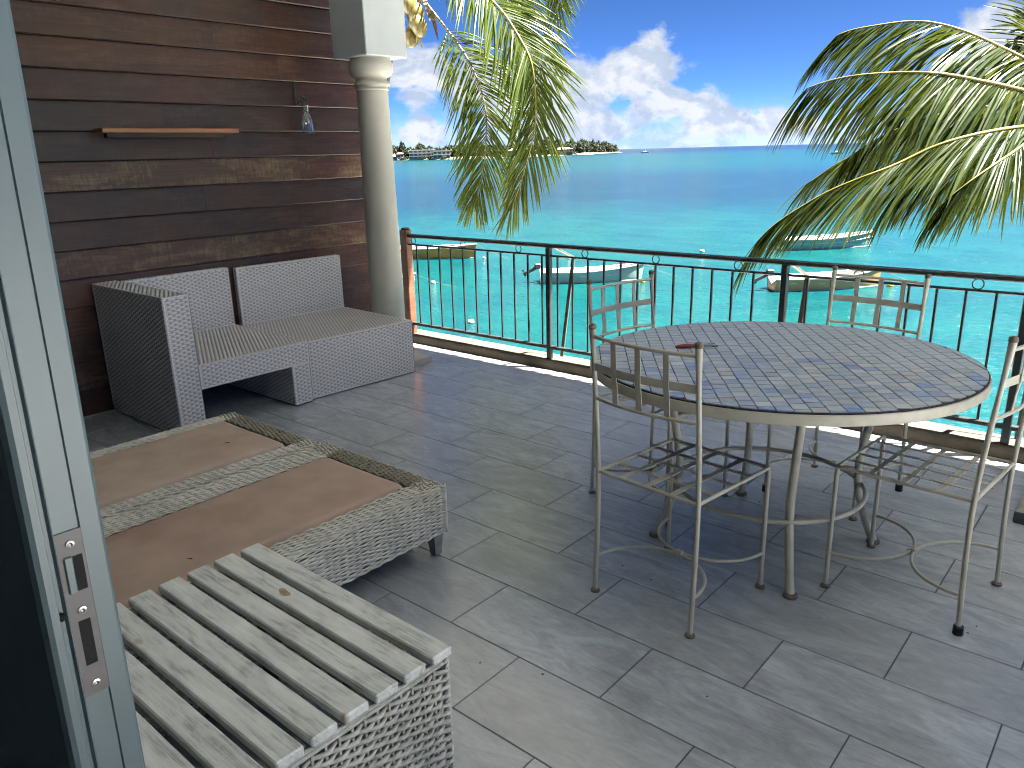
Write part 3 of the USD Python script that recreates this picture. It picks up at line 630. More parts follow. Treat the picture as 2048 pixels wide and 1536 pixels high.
# ================================================================ chairs
def chair(label, feet, name='garden_chair', straps=(3, 3), rubber=(), bow=0.028):
    """FEET: floor points back left, back right, front right, front left (as seated)."""
    BL, BR, FR, FL = [np.array([*p, 0.0]) for p in feet]
    base = (BL + BR + FR + FL) / 4; base[2] = 0
    th = thing(name, label, 'chair', base, group=None)
    Z = lambda p, z: np.array([p[0], p[1], z])
    back = (BL + BR) / 2 - (FL + FR) / 2; back[2] = 0; back /= np.linalg.norm(back)
    mat = M['cream']
    for i, p in enumerate((BL, BR)):
        q = lambda z, k: Z(p, z) + back * k
        P = spline([q(0.012, 0.012), q(0.20, 0.004), q(0.47, 0.0), q(0.70, 0.012), q(0.985, 0.034)], 16)
        lg = part(th, 'back_post', tube(P, np.r_[np.full(13, 0.0086), [0.0078, 0.0098, 0.0120]], 10), mat, smooth=50)
        part(lg, 'finial', lathe([(0.004, -0.010), (0.0125, -0.006), (0.0135, 0.000), (0.0115, 0.008), (0.005, 0.0115)], 14, P[-1] + [0, 0, 0.004]), M['glide'], smooth=True)
        foot(lg, P[0], i in rubber)
    for i, p in enumerate((FR, FL)):
        inw = (base - p); inw[2] = 0; inw /= np.linalg.norm(inw)
        P = np.array([Z(p, 0.012), Z(p, 0.22), Z(p, 0.455), Z(p, 0.466) + inw * 0.004, Z(p, 0.471) + inw * 0.012])
        lg = part(th, 'front_leg', tube(P, 0.0080, 10), mat, smooth=50)
        foot(lg, P[0], (i + 2) in rubber)
    z = 0.470
    bl, br, fr_, fl_ = [Z(p, z) for p in (BL, BR, FR, FL)]
    part(th, 'seat_frame', join([tube([a, b], 0.0068, 8) for a, b in ((bl, br), (br, fr_), (fr_, fl_), (fl_, bl))]), mat, smooth=50)
    nd, nw = straps
    for i in range(nd):
        k = (i + 1) / (nd + 1); part(th, 'seat_strap', bar(bl + (br - bl) * k + [0, 0, 0.002], fl_ + (fr_ - fl_) * k + [0, 0, 0.002], 0.022 if nd <= nw else 0.014, 0.003), mat)
    for i in range(nw):
        k = (i + 1) / (nw + 1); part(th, 'seat_strap', bar(bl + (fl_ - bl) * k - [0, 0, 0.0015], br + (fr_ - br) * k - [0, 0, 0.0015], 0.019 if nw <= nd else 0.013, 0.003), mat)
    s = np.linspace(0, 1, 15)
    def rail(zz):
        off = 0.012 + (zz - 0.70) / 0.285 * 0.022
        return np.array([Z(BL, zz) * (1 - t) + Z(BR, zz) * t + back * (off + bow * 4 * t * (1 - t)) for t in s])
    for zz in (0.957, 0.742): part(th, 'back_rail', tube(rail(zz), 0.0066, 8), mat, smooth=50)
    part(th, 'back_strap', strip(rail(0.853), [0, 0, 0.0135], 0.003, back), mat)
    tan = (BR - BL) / np.linalg.norm(BR - BL)
    for k in (0.25, 0.5, 0.75):
        p = [np.array([np.interp(k, s, rail(zz)[:, c]) for c in range(3)]) + back * (0.0035 if zz == 0.853 else 0.0) for zz in (0.957, 0.905, 0.853, 0.80, 0.742)]
        part(th, 'back_strap', strip(np.array(p), tan * 0.0105, 0.003, back), mat)
    zc = 0.140; cen = Z(base, zc)
    for a, b in ((BL, BR), (FR, FL)):
        A, B = Z(a, zc), Z(b, zc); mid = (A + B) / 2; r = cen - mid; rr = (A - B) / 2
        P = np.array([mid + rr * math.cos(t) + r * 0.97 * math.sin(t) for t in np.linspace(0, math.pi, 29)])
        part(th, 'stretcher', tube(P, 0.0060, 8), mat, smooth=50)
    part(th, 'stretcher_knot', join([tube([cen - tan * (0.006 + k) , cen - tan * (0.006 + k) + tan * 0.010], [0.0145, 0.0145], 12) for k in (-0.004, 0.008)]), mat, smooth=40)
    return th
def foot(lg, p, rub):
    if rub: part(lg, 'rubber_cap', lathe([(0.0150, 0.001), (0.0165, 0.003), (0.0160, 0.030), (0.0120, 0.033)], 16, (p[0], p[1], 0)), M['rubber'], smooth=40)
    else: part(lg, 'glide', lathe([(0.0165, 0.001), (0.0175, 0.003), (0.0165, 0.0085), (0.0095, 0.013)], 16, (p[0], p[1], 0)), M['glide'], smooth=40)

chair('cream metal chair nearest the camera, its grid back in front of the table', ((0.706, 0.482), (1.108, 0.445), (1.160, 0.862), (0.757, 0.905)))
chair('cream metal chair at the right picture edge with its grid seat fully visible', ((1.765, 0.985), (1.804, 1.400), (1.379, 1.414), (1.342, 1.010)), straps=(4, 3), rubber=(0,))
chair('cream metal chair at the far side of the table, its grid back against the railing', ((1.311, 2.024), (0.905, 2.075), (0.835, 1.665), (1.245, 1.612)), rubber=(0, 2))
chair('cream metal chair at the left side of the table, partly hidden by the nearest chair', ((0.290, 1.560), (0.218, 1.160), (0.637, 1.098), (0.705, 1.505)))

# ================================================================ wicker weaves
def ribbon(P, w, nrm, hw):
    """Flat slightly crowned strand along P, W its half width vector."""
    n = len(P); v = np.stack([P - w * hw - nrm * 0.0006, P + nrm * 0.0004, P + w * hw - nrm * 0.0006], 1).reshape(-1, 3)
    i = np.arange(n - 1)[:, None] * 3
    f = np.concatenate([i + [0, 1, 4], i + [0, 4, 3], i + [1, 2, 5], i + [1, 5, 4]])
    return v, f
def flat_weave(O, U, lu, V, lv, pu=0.026, pv=0.0128, seed=0):
    """Flat synthetic wicker over a face: O corner, U along the strands, V across; the outside is U x V."""
    O, U, V = np.array(O, float), np.array(U, float), np.array(V, float); N = np.cross(U, V); out = []; r = np.random.default_rng(seed)
    ns = max(int(lu / pu * 4), 8); u = np.linspace(0, lu, ns + 1)
    for k in range(int(lv / pv)):
        h = 0.0030 * np.sign(np.cos(np.pi * (u / pu + k))) * np.abs(np.cos(np.pi * (u / pu + k))) ** 0.5
        v = (k + 0.5) * pv + r.uniform(-0.0006, 0.0006)
        out.append(ribbon(O + u[:, None] * U + v * V + h[:, None] * N, V, N, 0.0056))
    ups = []; vv = np.linspace(0, lv, max(int(lv / 0.05), 2) + 1)
    for k in range(int(lu / pu) + 1):
        ups.append(ribbon(O + vv[:, None] * V + min(k * pu, lu) * U + 0.0002 * N, -U, N, 0.0075))
    return join(out), join(ups)
def weave_box(lo, hi, faces, seed=0, vert=True):
    """Weaves over chosen faces ('+x' ...) of a box."""
    lo, hi = np.array(lo, float), np.array(hi, float); d = hi - lo; e = np.eye(3); out = []
    for i, fc in enumerate(faces):
        ax = 'xyz'.index(fc[1]); sg_ = 1 if fc[0] == '+' else -1
        if ax == 0: U, lu, V, lv = e[1], d[1], e[2], d[2]
        elif ax == 1: U, lu, V, lv = -e[0], d[0], e[2], d[2]
        else: U, lu, V, lv = e[0], d[0], e[1], d[1]
        if sg_ < 0: U = -U
        O = lo.copy(); O[ax] = hi[ax] if sg_ > 0 else lo[ax]; O[ax] += sg_ * 0.0015
        if (U < -0.5).any(): O[np.argmin(U)] = hi[np.argmin(U)]
        out.append(flat_weave(O, U, lu, V, lv, seed=seed + i))
    return join([o[0] for o in out]), join([o[1] for o in out])

M['wicker_up'] = wicker_mat('sofa_upright', [(0.25, (0.30, 0.295, 0.305)), (0.5, (0.38, 0.37, 0.38)), (0.75, (0.46, 0.45, 0.46))], 0.5)
# ---------------------------------------------------------------- two sofa modules
sx0, sx1 = -2.968, -2.060
s1 = thing('wicker_sofa_module', 'grey wicker corner seat with left armrest and open space under its seat', 'sofa', (-2.5, 0.77, 0))
def sofa_piece(parent, name, lo, hi, faces, seed, R=None, c=None):
    core, (wv, wu) = box(np.array(lo) + 0.001, np.array(hi) - 0.001, 0.006), weave_box(lo, hi, faces, seed)
    L_, H_ = np.array(lo, float), np.array(hi, float); eds = []
    for ax in range(3):
        o1, o2 = [k for k in range(3) if k != ax]
        for i1 in (0, 1):
            for i2 in (0, 1):
                a_, b_ = L_.copy(), H_.copy(); a_[o1] = b_[o1] = (L_, H_)[i1][o1] + (0.003, -0.003)[i1]; a_[o2] = b_[o2] = (L_, H_)[i2][o2] + (0.003, -0.003)[i2]
                m_ = max(int((b_ - a_)[ax] / 0.0128), 3); eds.append(tube(a_ + np.linspace(0, 1, 2 * m_ + 1)[:, None] * (b_ - a_), 0.0062 + 0.0010 * (np.arange(2 * m_ + 1) % 2), 6))
    eb_ = join(eds)
    if R is not None: eb_ = move(move(eb_, None, -c), R, c)
    if R is not None: core, wv, wu = [move(move(m_, None, -c), R, c) for m_ in (core, wv, wu)]
    p = part(parent, name, core, M['wicker_core']); part(p, 'edge_binding', eb_, M['wicker_sofa'], smooth=60, kind='stuff'); part(p, 'weave', wv, M['wicker_sofa'], smooth=60, kind='stuff'); part(p, 'upright_strands', wu, M['wicker_up'], smooth=60, kind='stuff'); return p
sofa_piece(s1, 'armrest', (sx0, 0.325, 0.012), (sx1, 0.470, 0.825), ['+x', '-y', '+y', '+z'], 1)
sofa_piece(s1, 'backrest', (sx0, 0.472, 0.415), (-2.925, 1.213, 0.818), ['+x', '+z', '+y'], 11)
sofa_piece(s1, 'seat', (sx0, 0.472, 0.272), (sx1 + 0.004, 1.213, 0.413), ['+x', '+z', '+y', '-z'], 21)
sofa_piece(s1, 'end_panel', (sx0, 1.088, 0.012), (sx1, 1.213, 0.270), ['+x', '-y', '+y'], 31)
part(s1, 'rear_panel', box((sx0, 0.472, 0.012), (sx0 + 0.03, 1.086, 0.270)), M['wicker_core'])
R2 = rotz(-math.radians(3.3)); c2_ = np.array([-2.045, 2.098, 0.0])
s2 = thing('wicker_sofa_module', 'grey wicker armless seat with closed base, standing next to the column', 'sofa', (-2.5, 1.68, 0))
sofa_piece(s2, 'base', (-2.935, 1.232, 0.010), (-2.045, 2.098, 0.392), ['+x', '+z', '+y', '-y'], 41, R2, c2_)
sofa_piece(s2, 'backrest', (-2.935 - 0.001, 1.236, 0.394), (-2.892, 2.098, 0.802), ['+x', '+z', '+y', '-y'], 51, R2, c2_)

# ---------------------------------------------------------------- rattan strands
def strands(rows, rib, amp, rad, seed=0, seg=4, sides=4, jitter=0.25):
    """ROWS: (start, direction, length, outward normal); neighbouring rows weave in opposite phase round stakes RIB apart."""
    r = np.random.default_rng(seed); out = []
    for k, (p0, d, ln, n) in enumerate(rows):
        m = max(int(ln / rib * seg), 4); u = np.linspace(0, ln, m + 1)
        ph = (k % 2) * np.pi + r.uniform(-0.25, 0.25)
        h = amp * np.sin(np.pi * u / rib + ph) * (1 + jitter * r.standard_normal(m + 1) * 0.6)
        d, n = np.asarray(d, float), np.asarray(n, float); s = np.cross(d, n)
        w = np.interp(u, np.linspace(0, ln, max(int(ln / 0.09), 3)), r.standard_normal(max(int(ln / 0.09), 3))) * rad * jitter
        P = np.asarray(p0, float) + u[:, None] * d + h[:, None] * n + w[:, None] * s
        out.append(tube(P, rad * r.uniform(0.85, 1.12), sides, caps=False))
    return join(out)

def lounger(label, x0, x1, y0, y1, cush, name='wicker_lounger', cm='cushion', seed=0):
    zt, zb = 0.300, 0.098
    th = thing(name, label, 'lounger', ((x0 + x1) / 2, (y0 + y1) / 2, 0))
    cx0, cx1, cy1 = cush
    fr = part(th, 'frame', join([box((x0 + 0.012, y0, zb + 0.006), (cx0 - 0.004, y1 - 0.012, zt - 0.010), 0.01), box((cx1 + 0.004, y0, zb + 0.006), (x1 - 0.012, y1 - 0.012, zt - 0.010), 0.01),
                                 box((cx0 - 0.004, cy1 + 0.002, zb + 0.006), (cx1 + 0.004, y1 - 0.012, zt - 0.010), 0.01), box((cx0 - 0.004, y0, zb + 0.006), (cx1 + 0.004, cy1 + 0.002, zt - 0.055))]), M['rattan_core'])
    # side profile: up the outside, over the rounded edge, across the border
    def wrap(out_dir, across, start, length, direction, width):
        rows = []; n = int((zt - zb - 0.02) / 0.0078)
        for i in range(n): rows.append((start + np.array([0, 0, zb + 0.004 + i * 0.0078]), direction, length, out_dir))
        zc = zt - 0.020
        for a in np.linspace(0.15, 1.45, 4):
            nn = np.array(out_dir) * math.cos(a) + np.array([0, 0, math.sin(a)])
            rows.append((start - np.array(out_dir) * 0.018 + np.array([0, 0, zc]) + nn * 0.018, direction, length, nn))
        m = int((width - 0.02) / 0.0092)
        for i in range(m): rows.append((start - np.array(out_dir) * (0.022 + i * 0.0092) + np.array([0, 0, zt - 0.002]), direction, length, (0, 0, 1)))
        return rows
    ln = y1 - y0
    part(fr, 'side_weave', strands(wrap((1, 0, 0), None, np.array([x1 - 0.004, y0, 0]), ln - 0.012, (0, 1, 0), x1 - cx1), 0.031, 0.0030, 0.0044, seed + 1), M['wicker_rattan'], smooth=70, kind='stuff')
    part(fr, 'side_weave', strands(wrap((-1, 0, 0), None, np.array([x0 + 0.004, y0, 0]), ln - 0.012, (0, 1, 0), cx0 - x0), 0.031, 0.0030, 0.0044, seed + 2), M['wicker_rattan'], smooth=70, kind='stuff')
    part(fr, 'end_weave', strands(wrap((0, 1, 0), None, np.array([x0 + 0.02, y1 - 0.004, 0.0012]), x1 - x0 - 0.04, (1, 0, 0), y1 - cy1), 0.028, 0.0042, 0.0044, seed + 3), M['rattan_dark'], smooth=70, kind='stuff')
    for x in (x0 + 0.012, x1 - 0.012):
        coil = np.array([[x + 0.0125 * math.cos(a), y1 - 0.014 + 0.0125 * math.sin(a), zb + 0.002 + a / (2 * np.pi) * 0.0078] for a in np.linspace(0, 2 * np.pi * 25.3, 25 * 9)])
        part(fr, 'corner_wrap', tube(coil, 0.0046, 4), M['wicker_rattan'], smooth=70)
        for y in (y1 - 0.045, y0 + 0.10):
            sgn = 1 if x > (x0 + x1) / 2 else -1
            a, b = np.array([x - sgn * 0.026, y, zb + 0.01]), np.array([x - sgn * 0.030, y + 0.006, 0.001])
            v = []
            for c, hw in ((a, 0.026), (b, 0.016)): v += [c + [-hw, -hw, 0], c + [hw, -hw, 0], c + [hw, hw, 0], c + [-hw, hw, 0]]
            part(th, 'leg', (np.array(v), np.array([[0, 1, 2, 3], [7, 6, 5, 4], [1, 0, 4, 5], [2, 1, 5, 6], [3, 2, 6, 7], [0, 3, 7, 4]])), M['leg_wood'])
    # cushion: soft rounded pad
    nx, ny = 36, 90; X, Y = np.linspace(cx0 - 0.004, cx1 + 0.004, nx), np.linspace(y0, cy1 + 0.004, ny); gx, gy = np.meshgrid(X, Y, indexing='ij')
    rc = 0.05
    ex = np.minimum(gx - X[0], X[-1] - gx); ey = Y[-1] - gy
    e = np.where((ex < rc) & (ey < rc), rc - np.hypot(rc - np.minimum(ex, rc), rc - np.minimum(ey, rc)), np.minimum(ex, ey))
    hh = np.sqrt(np.clip(1 - (1 - np.clip(e / 0.040, 0, 1)) ** 2, 0, 1))
    nz = meshkit.fbm(np.stack([gx * 5, gy * 5, 0 * gx + seed], -1)) - 0.5
    z = zt - 0.045 + hh * 0.056 + hh * (0.010 * nz + 0.007 * np.clip(e / 0.25, 0, 1))
    # squeeze the plan into rounded corners
    neg = e < 0
    v = np.stack([gx, gy, z], -1).reshape(-1, 3); i, j = np.meshgrid(np.arange(nx - 1), np.arange(ny - 1), indexing='ij')
    q = np.stack([i * ny + j, (i + 1) * ny + j, (i + 1) * ny + j + 1, i * ny + j + 1], -1).reshape(-1, 4)
    q = q[~neg.reshape(-1)[q].any(1)]
    cu = part(th, 'cushion', (v, q), M[cm], smooth=True)
    return th, cu, (lambda x, y: float(z[np.abs(X - x).argmin(), np.abs(Y - y).argmin()]))
def stain(parent, x, y, z, a, b, ang):
    t = np.linspace(0, 2 * np.pi, 13)[:-1]; r = 1 + 0.3 * np.sin(3 * t + x * 9); P = np.stack([a * r * np.cos(t), b * r * np.sin(t)], 1) @ rotz(ang)[:2, :2].T
    v = np.vstack([np.c_[P[:, 0] + x, P[:, 1] + y, 0 * t + z], [[x, y, z + 0.0006]]]); part(parent, 'stain', (v, np.array([[i, (i + 1) % 12, 12] for i in range(12)])), M['stain'])
_, cu1, h1 = lounger('whitewashed wicker lounger with tan cushion, nearer of the two, beside the slatted side table', -0.690, 0.082, -1.27, 0.345, (-0.545, -0.022, 0.240), seed=100)
_, cu2, h2 = lounger('whitewashed wicker lounger with tan cushion, farther of the two, nearer to the sofa', -1.450, -0.700, -1.27, 0.322, (-1.355, -0.800, 0.220), seed=200, cm='cushion_far')
stain(cu1, -0.135, -0.60, h1(-0.135, -0.60) + 0.002, 0.010, 0.004, 0.7)
stain(cu2, -1.00, 0.03, h2(-1.0, 0.03) + 0.002, 0.014, 0.006, 0.9)
stain(cu2, -0.84, 0.20, h2(-0.84, 0.20) + 0.003, 0.010, 0.003, 2.0)

# ---------------------------------------------------------------- side table of washed slats on a wicker body
st = thing('side_table', 'square side table of whitewashed slats on an open woven wicker body', 'side table', (0.59, -0.89, 0))
for i in range(9):
    y1 = -0.532 - i * 0.0812; dx = rng.uniform(-0.003, 0.003, 2)
    sl_ = part(st, 'slat', box((0.181 + dx[0], y1 - 0.0625, 0.427), (0.993 + dx[1], y1, 0.450), 0.0035), M['slat'])
    if i == 1:
        t = np.linspace(0, 2 * np.pi, 15)[:-1]; r_k = 0.021 * (1 + 0.25 * np.cos(2 * t + 0.6) + 0.12 * np.sin(3 * t))
        kv = np.vstack([np.c_[0.485 + r_k * np.cos(t), -0.644 + 0.62 * r_k * np.sin(t), np.full(14, 0.4502)], [[0.485, -0.644, 0.4506]]])
        part(sl_, 'knot', (kv, np.array([[j, (j + 1) % 14, 14] for j in range(14)])), M['knot'])
for x in (0.22, 0.59, 0.955): part(st, 'batten', box((x - 0.02, -1.235, 0.404), (x + 0.02, -0.54, 0.4265)), M['leg_wood'])
bx0, bx1, by0, by1 = 0.198, 0.982, -1.236, -0.545
for x in (bx0 + 0.012, bx1 - 0.042):
    for y in (by0 + 0.012, by1 - 0.042): part(st, 'inner_post', box((x, y, 0.0), (x + 0.03, y + 0.03, 0.404)), M['rattan_core'])
def table_face(p0, d, ln, n, seed):
    rows = [(np.array(p0) + [0, 0, 0.014 + i * 0.0118], d, ln, n) for i in range(33)]
    a = strands(rows, 0.0335, 0.0066, 0.0057, seed, seg=6, sides=6, jitter=0.12)
    stakes = []
    for k in range(int(ln / 0.0335)):
        q = np.array(p0) + np.array(d) * (k + 0.5) * 0.0335; stakes.append(tube([q + [0, 0, 0.004], q + [0, 0, 0.405]], 0.0040, 5))
    return join([a] + stakes)
for p0, d, ln, n, sd_ in (((bx1, by0, 0), (0, 1, 0), by1 - by0, (1, 0, 0), 1), ((bx0, by1, 0), (1, 0, 0), bx1 - bx0, (0, 1, 0), 2), ((bx0, by0, 0), (0, 1, 0), by1 - by0, (-1, 0, 0), 3), ((bx0, by0, 0), (1, 0, 0), bx1 - bx0, (0, -1, 0), 4)):
    part(st, 'woven_side', table_face(p0, d, ln, n, sd_), M['wicker_rattan'], smooth=70, kind='stuff')
for x in (bx0, bx1):
    for y in (by0, by1):
        tw = [tube([[x + 0.0055 * math.cos(a + ph), y + 0.0055 * math.sin(a + ph), z] for a, z in zip(np.linspace(0, 60, 150), np.linspace(0.004, 0.424, 150))], 0.0048, 5) for ph in (0, np.pi)]
        part(st, 'corner_twist', join(tw), M['wicker_rattan'], smooth=70)
part(st, 'top_braid', join([tube([(x0_, y0_, 0.415 + dz), (x1_, y1_, 0.415 + dz)], 0.0055, 6) for (x0_, y0_, x1_, y1_) in ((bx1, by0, bx1, by1), (bx0, by1, bx1, by1), (bx0, by0, bx0, by1)) for dz in (-0.006, 0.005)]), M['wicker_rattan'], smooth=60)

# ================================================================ shelf, lantern, door leaf
sh = thing('wall_shelf', 'narrow orange brown wooden shelf fixed to the dark timber wall', 'shelf', (-2.93, 0.98, 1.72))
part(sh, 'board', box((WALL_X - 0.005, 0.50, 1.715), (-2.872, 1.40, 1.742), 0.004), M['shelf'])
part(sh, 'batten', box((WALL_X - 0.004, 0.56, 1.690), (-2.962, 1.34, 1.7145)), M['plank_dark'])
ln_ = thing('hanging_bottle', 'clear glass bottle lantern hanging from a scrolled iron wall bracket', 'lantern', (-2.86, 1.97, 1.75))
yb = 1.952
part(ln_, 'bracket', join([tube([(WALL_X + 0.016, yb, 2.07), (WALL_X + 0.016, yb, 1.905)], 0.006, 8), tube([(WALL_X + 0.018, yb, 1.915), (-2.93, yb, 1.933), (-2.86, yb, 1.935)], 0.0045, 8),
     tube([(-2.93 + 0.018 * math.cos(a), yb, 1.953 + 0.018 * math.sin(a)) for a in np.linspace(-1.6, 3.6, 16)], 0.0035, 6), tube([(-2.885 + 0.015 * math.cos(a), yb, 1.952 + 0.015 * math.sin(a)) for a in np.linspace(-1.6, 3.6, 16)], 0.0035, 6),
     tube([(-2.853 + 0.012 * math.cos(a), yb, 1.947 + 0.012 * math.sin(a)) for a in np.linspace(-1.6, 3.6, 16)], 0.0035, 6)]), M['iron'], smooth=50)
gc = (-2.868, yb, 0)
part(ln_, 'glass', lathe([(0.026, 1.905), (0.022, 1.885), (0.017, 1.865), (0.016, 1.858), (0.019, 1.845), (0.030, 1.822), (0.038, 1.795), (0.040, 1.770), (0.041, 1.735), (0.042, 1.720)], 24, gc, caps=False), M['glass'], smooth=True)
part(ln_, 'neck_wire', tube([(gc[0] + 0.0185 * math.cos(a), yb + 0.0185 * math.sin(a), 1.860) for a in np.linspace(0, 2 * np.pi, 17)[:-1]], 0.0028, 6, closed=True), M['iron'], smooth=True)
part(ln_, 'hanger', join([tube([(gc[0] + 0.018 * s, yb, 1.862), (gc[0] + 0.004 * s, yb, 1.937)], 0.0014, 5) for s in (-1, 1)]), M['iron'])
part(ln_, 'base', lathe([(0.020, 1.710), (0.046, 1.712), (0.047, 1.720), (0.030, 1.724)], 24, gc), M['iron'], smooth=40)

dx1 = 1.375
LEAN = rotx(math.radians(0.0))
dl = thing('door_leaf', 'grey blue painted door leaf edge with a steel strike plate at the left picture edge', 'door', (dx1, -1.38, 0))
lean = math.radians(0.80); piv = np.array([dx1, -1.347, 0.95])
def ln3(m): return move(move(m, None, -piv), rotx(-lean), piv)
prof = [(0.55, -1.4155), (dx1 - 0.010, -1.4155), (dx1 - 0.003, -1.4125), (dx1 - 0.001, -1.408), (dx1 - 0.001, -1.401), (dx1 - 0.007, -1.399), (dx1 - 0.007, -1.3955), (dx1 - 0.003, -1.3935), (dx1 - 0.008, -1.391), (dx1 - 0.0085, -1.3685), (dx1 - 0.0065, -1.3672), (dx1 - 0.0060, -1.3500), (dx1 - 0.0080, -1.347), (0.55, -1.347)]
part(dl, 'stile', ln3(prism(prof, -0.3, 2.6)), M['door'])
part(dl, 'strike_plate', ln3(prism([(dx1 - 0.0082, -1.3920), (dx1 - 0.0068, -1.3920), (dx1 - 0.0068, -1.3655), (dx1 - 0.0082, -1.3655)], 1.028, 1.2075)), M['plate'])
for z0, z1, a, b in ((1.144, 1.181, -1.3790, -1.3700), (1.062, 1.112, -1.3845, -1.3735)):
    hp = part(dl, 'keeper_hole', ln3(box((dx1 - 0.0067, a, z0), (dx1 - 0.0064, b, z1))), M['black'])
part(dl, 'latch_lip', ln3(box((dx1 - 0.0067, -1.3872, 1.143), (dx1 - 0.0045, -1.3795, 1.182), 0.001)), M['door'])
for z in (1.194, 1.123, 1.040):
    part(dl, 'screw', move(lathe([(0.0042, 0.0), (0.0040, 0.0012), (0.0022, 0.0016), (0.0012, 0.0008)], 14), roty(math.pi / 2), ln3((np.array([[dx1 - 0.0068, -1.379, z]]), np.array([[0, 0, 0]])))[0][0]), M['screw'], smooth=40)
for z in (1.125,): part(dl, 'bolt_stub', move(trimesh.creation.icosphere(2, 0.0042), None, ln3((np.array([[dx1 - 0.004, -1.3985, z]]), np.array([[0, 0, 0]])))[0][0]), M['black'], smooth=True)
# ================================================================ palms
def frond(parent, path, side, n, lmax, gravity, ang=(62, 24), skip=0.0, wid=0.030, seed=0, lift=0.0, tipk=0.45, rad=0.016, hang=0.0, mat='leaf', rib='rib'):
    """A feather leaf: a tapered rachis along PATH and two rows of folded leaflets that leave it along +-SIDE and bend down."""
    r = np.random.default_rng(seed); P = spline(path, 140); s = np.linspace(0, 1, 140)
    T = np.gradient(P, axis=0); T /= np.linalg.norm(T, axis=1, keepdims=True)
    fr = part(parent, 'frond', tube(P[::3], np.linspace(rad, 0.0035, len(P[::3])), 7), M[rib], smooth=60)
    leaves = []
    for k in range(n):
        for sg_ in (1, -1):
            t = skip + (1 - skip) * (k + 0.5 + r.uniform(-0.25, 0.25)) / n; t = min(t, 0.998)
            c = np.array([np.interp(t, s, P[:, i]) for i in range(3)]); d = np.array([np.interp(t, s, T[:, i]) for i in range(3)]); d /= np.linalg.norm(d)
            S = np.array(side, float); S = S - d * (S @ d); S /= np.linalg.norm(S); S *= sg_
            N = np.cross(d, S) * sg_
            x = (t - skip) / (1 - skip)
            L = lmax * (np.interp(x, [0, 0.12, 0.35, 0.7, 0.92, 1.0], [0.55, 0.82, 1.0, 0.88, 0.60, tipk])) * r.uniform(0.88, 1.08)
            a = math.radians(np.interp(x, [0, 0.6, 1], [ang[0], (ang[0] + ang[1]) * 0.55, ang[1]]) + r.normal(0, 5.5))
            dr = d * math.cos(a) + S * math.sin(a) * (1 - 0.45 * min(hang, 1)) + N * (lift + r.normal(0, 0.06)) + np.array([0, 0, -hang]) * r.uniform(0.8, 1.2); dr /= np.linalg.norm(dr)
            m = 6; seg = L / m; p = c.copy(); C = [p.copy()]; D = [dr.copy()]
            g = gravity * r.uniform(0.75, 1.3)
            for i in range(m):
                dr = dr + np.array([0, 0, -1.0]) * g * (0.35 + 0.9 * i / m) * 0.30; dr /= np.linalg.norm(dr)
                p = p + dr * seg; C.append(p.copy()); D.append(dr.copy())
            C, D = np.array(C), np.array(D)
            wd = np.cross(D, N); wd /= np.linalg.norm(wd, axis=1, keepdims=True) + 1e-9
            nn = np.cross(wd, D)
            w = wid * np.interp(np.linspace(0, 1, m + 1), [0, 0.15, 0.55, 0.85, 1], [0.45, 0.9, 1.0, 0.6, 0.04])[:, None] * (0.6 + 0.4 * L / lmax)
            tw = r.normal(0, 0.35); ww = wd * math.cos(tw) + nn * math.sin(tw); n2 = np.cross(ww, D)
            v = np.stack([C - ww * w / 2 - n2 * w * 0.28, C, C + ww * w / 2 - n2 * w * 0.28], 1).reshape(-1, 3); f = []
            for i in range(m):
                b = i * 3; f += [[b, b + 1, b + 4], [b, b + 4, b + 3], [b + 1, b + 2, b + 5], [b + 1, b + 5, b + 4]]
            leaves.append((L, fr, (v, np.array(f)), mat))
    return leaves
def place_leaves(palm, leaves, most=300):
    """The longest leaflets are parts of their frond, the rest one part of the palm."""
    order = sorted(range(len(leaves)), key=lambda i: -leaves[i][0])
    for i in order[:most]: part(leaves[i][1], 'leaflet', leaves[i][2], M[leaves[i][3]], smooth=False)
    rest = order[most:]
    for mt in sorted({leaves[i][3] for i in rest}):
        part(palm, 'leaflets', join([leaves[i][2] for i in rest if leaves[i][3] == mt]), M[mt], kind='stuff')
def trunk(parent, path, r0, r1, n=120):
    P = spline(path, n); s = np.linspace(0, 1, n); ringy = 1 + 0.035 * (np.abs(np.sin(np.linspace(0, n * 0.42, n))) ** 6) + 0.02 * np.random.default_rng(3).standard_normal(n)
    part(parent, 'trunk', tube(P, (r0 + (r1 - r0) * s) * ringy, 18), M['trunk'], smooth=50)

CR = (0.755, 0.656, 0.0)      # along the shore
CF = (-0.656, 0.755, 0.0)     # out to sea
lp = thing('palm_tree', 'coconut palm whose yellow green fronds hang down right of the column, with coconuts', 'palm tree', (-4.5, 3.92, -4.0))
trunk(lp, [(-4.72, 3.78, -4.2), (-4.62, 3.83, -2.0), (-4.58, 3.86, 0.23), (-4.55, 3.89, 1.09), (-4.50, 3.92, 1.7), (-4.41, 3.96, 2.3), (-4.23, 4.07, 2.92), (-4.13, 4.15, 3.25), (-4.08, 4.20, 3.55)], 0.17, 0.105)
LV = []
F1 = [(-4.12, 4.16, 3.19), (-3.92, 4.23, 2.95), (-3.66, 4.21, 2.71), (-3.37, 4.2, 2.4), (-3.22, 4.21, 2.11), (-3.16, 4.2, 1.9), (-3.16, 4.19, 1.67), (-3.22, 4.21, 1.45), (-3.26, 4.17, 1.22), (-3.33, 4.17, 1.04)]
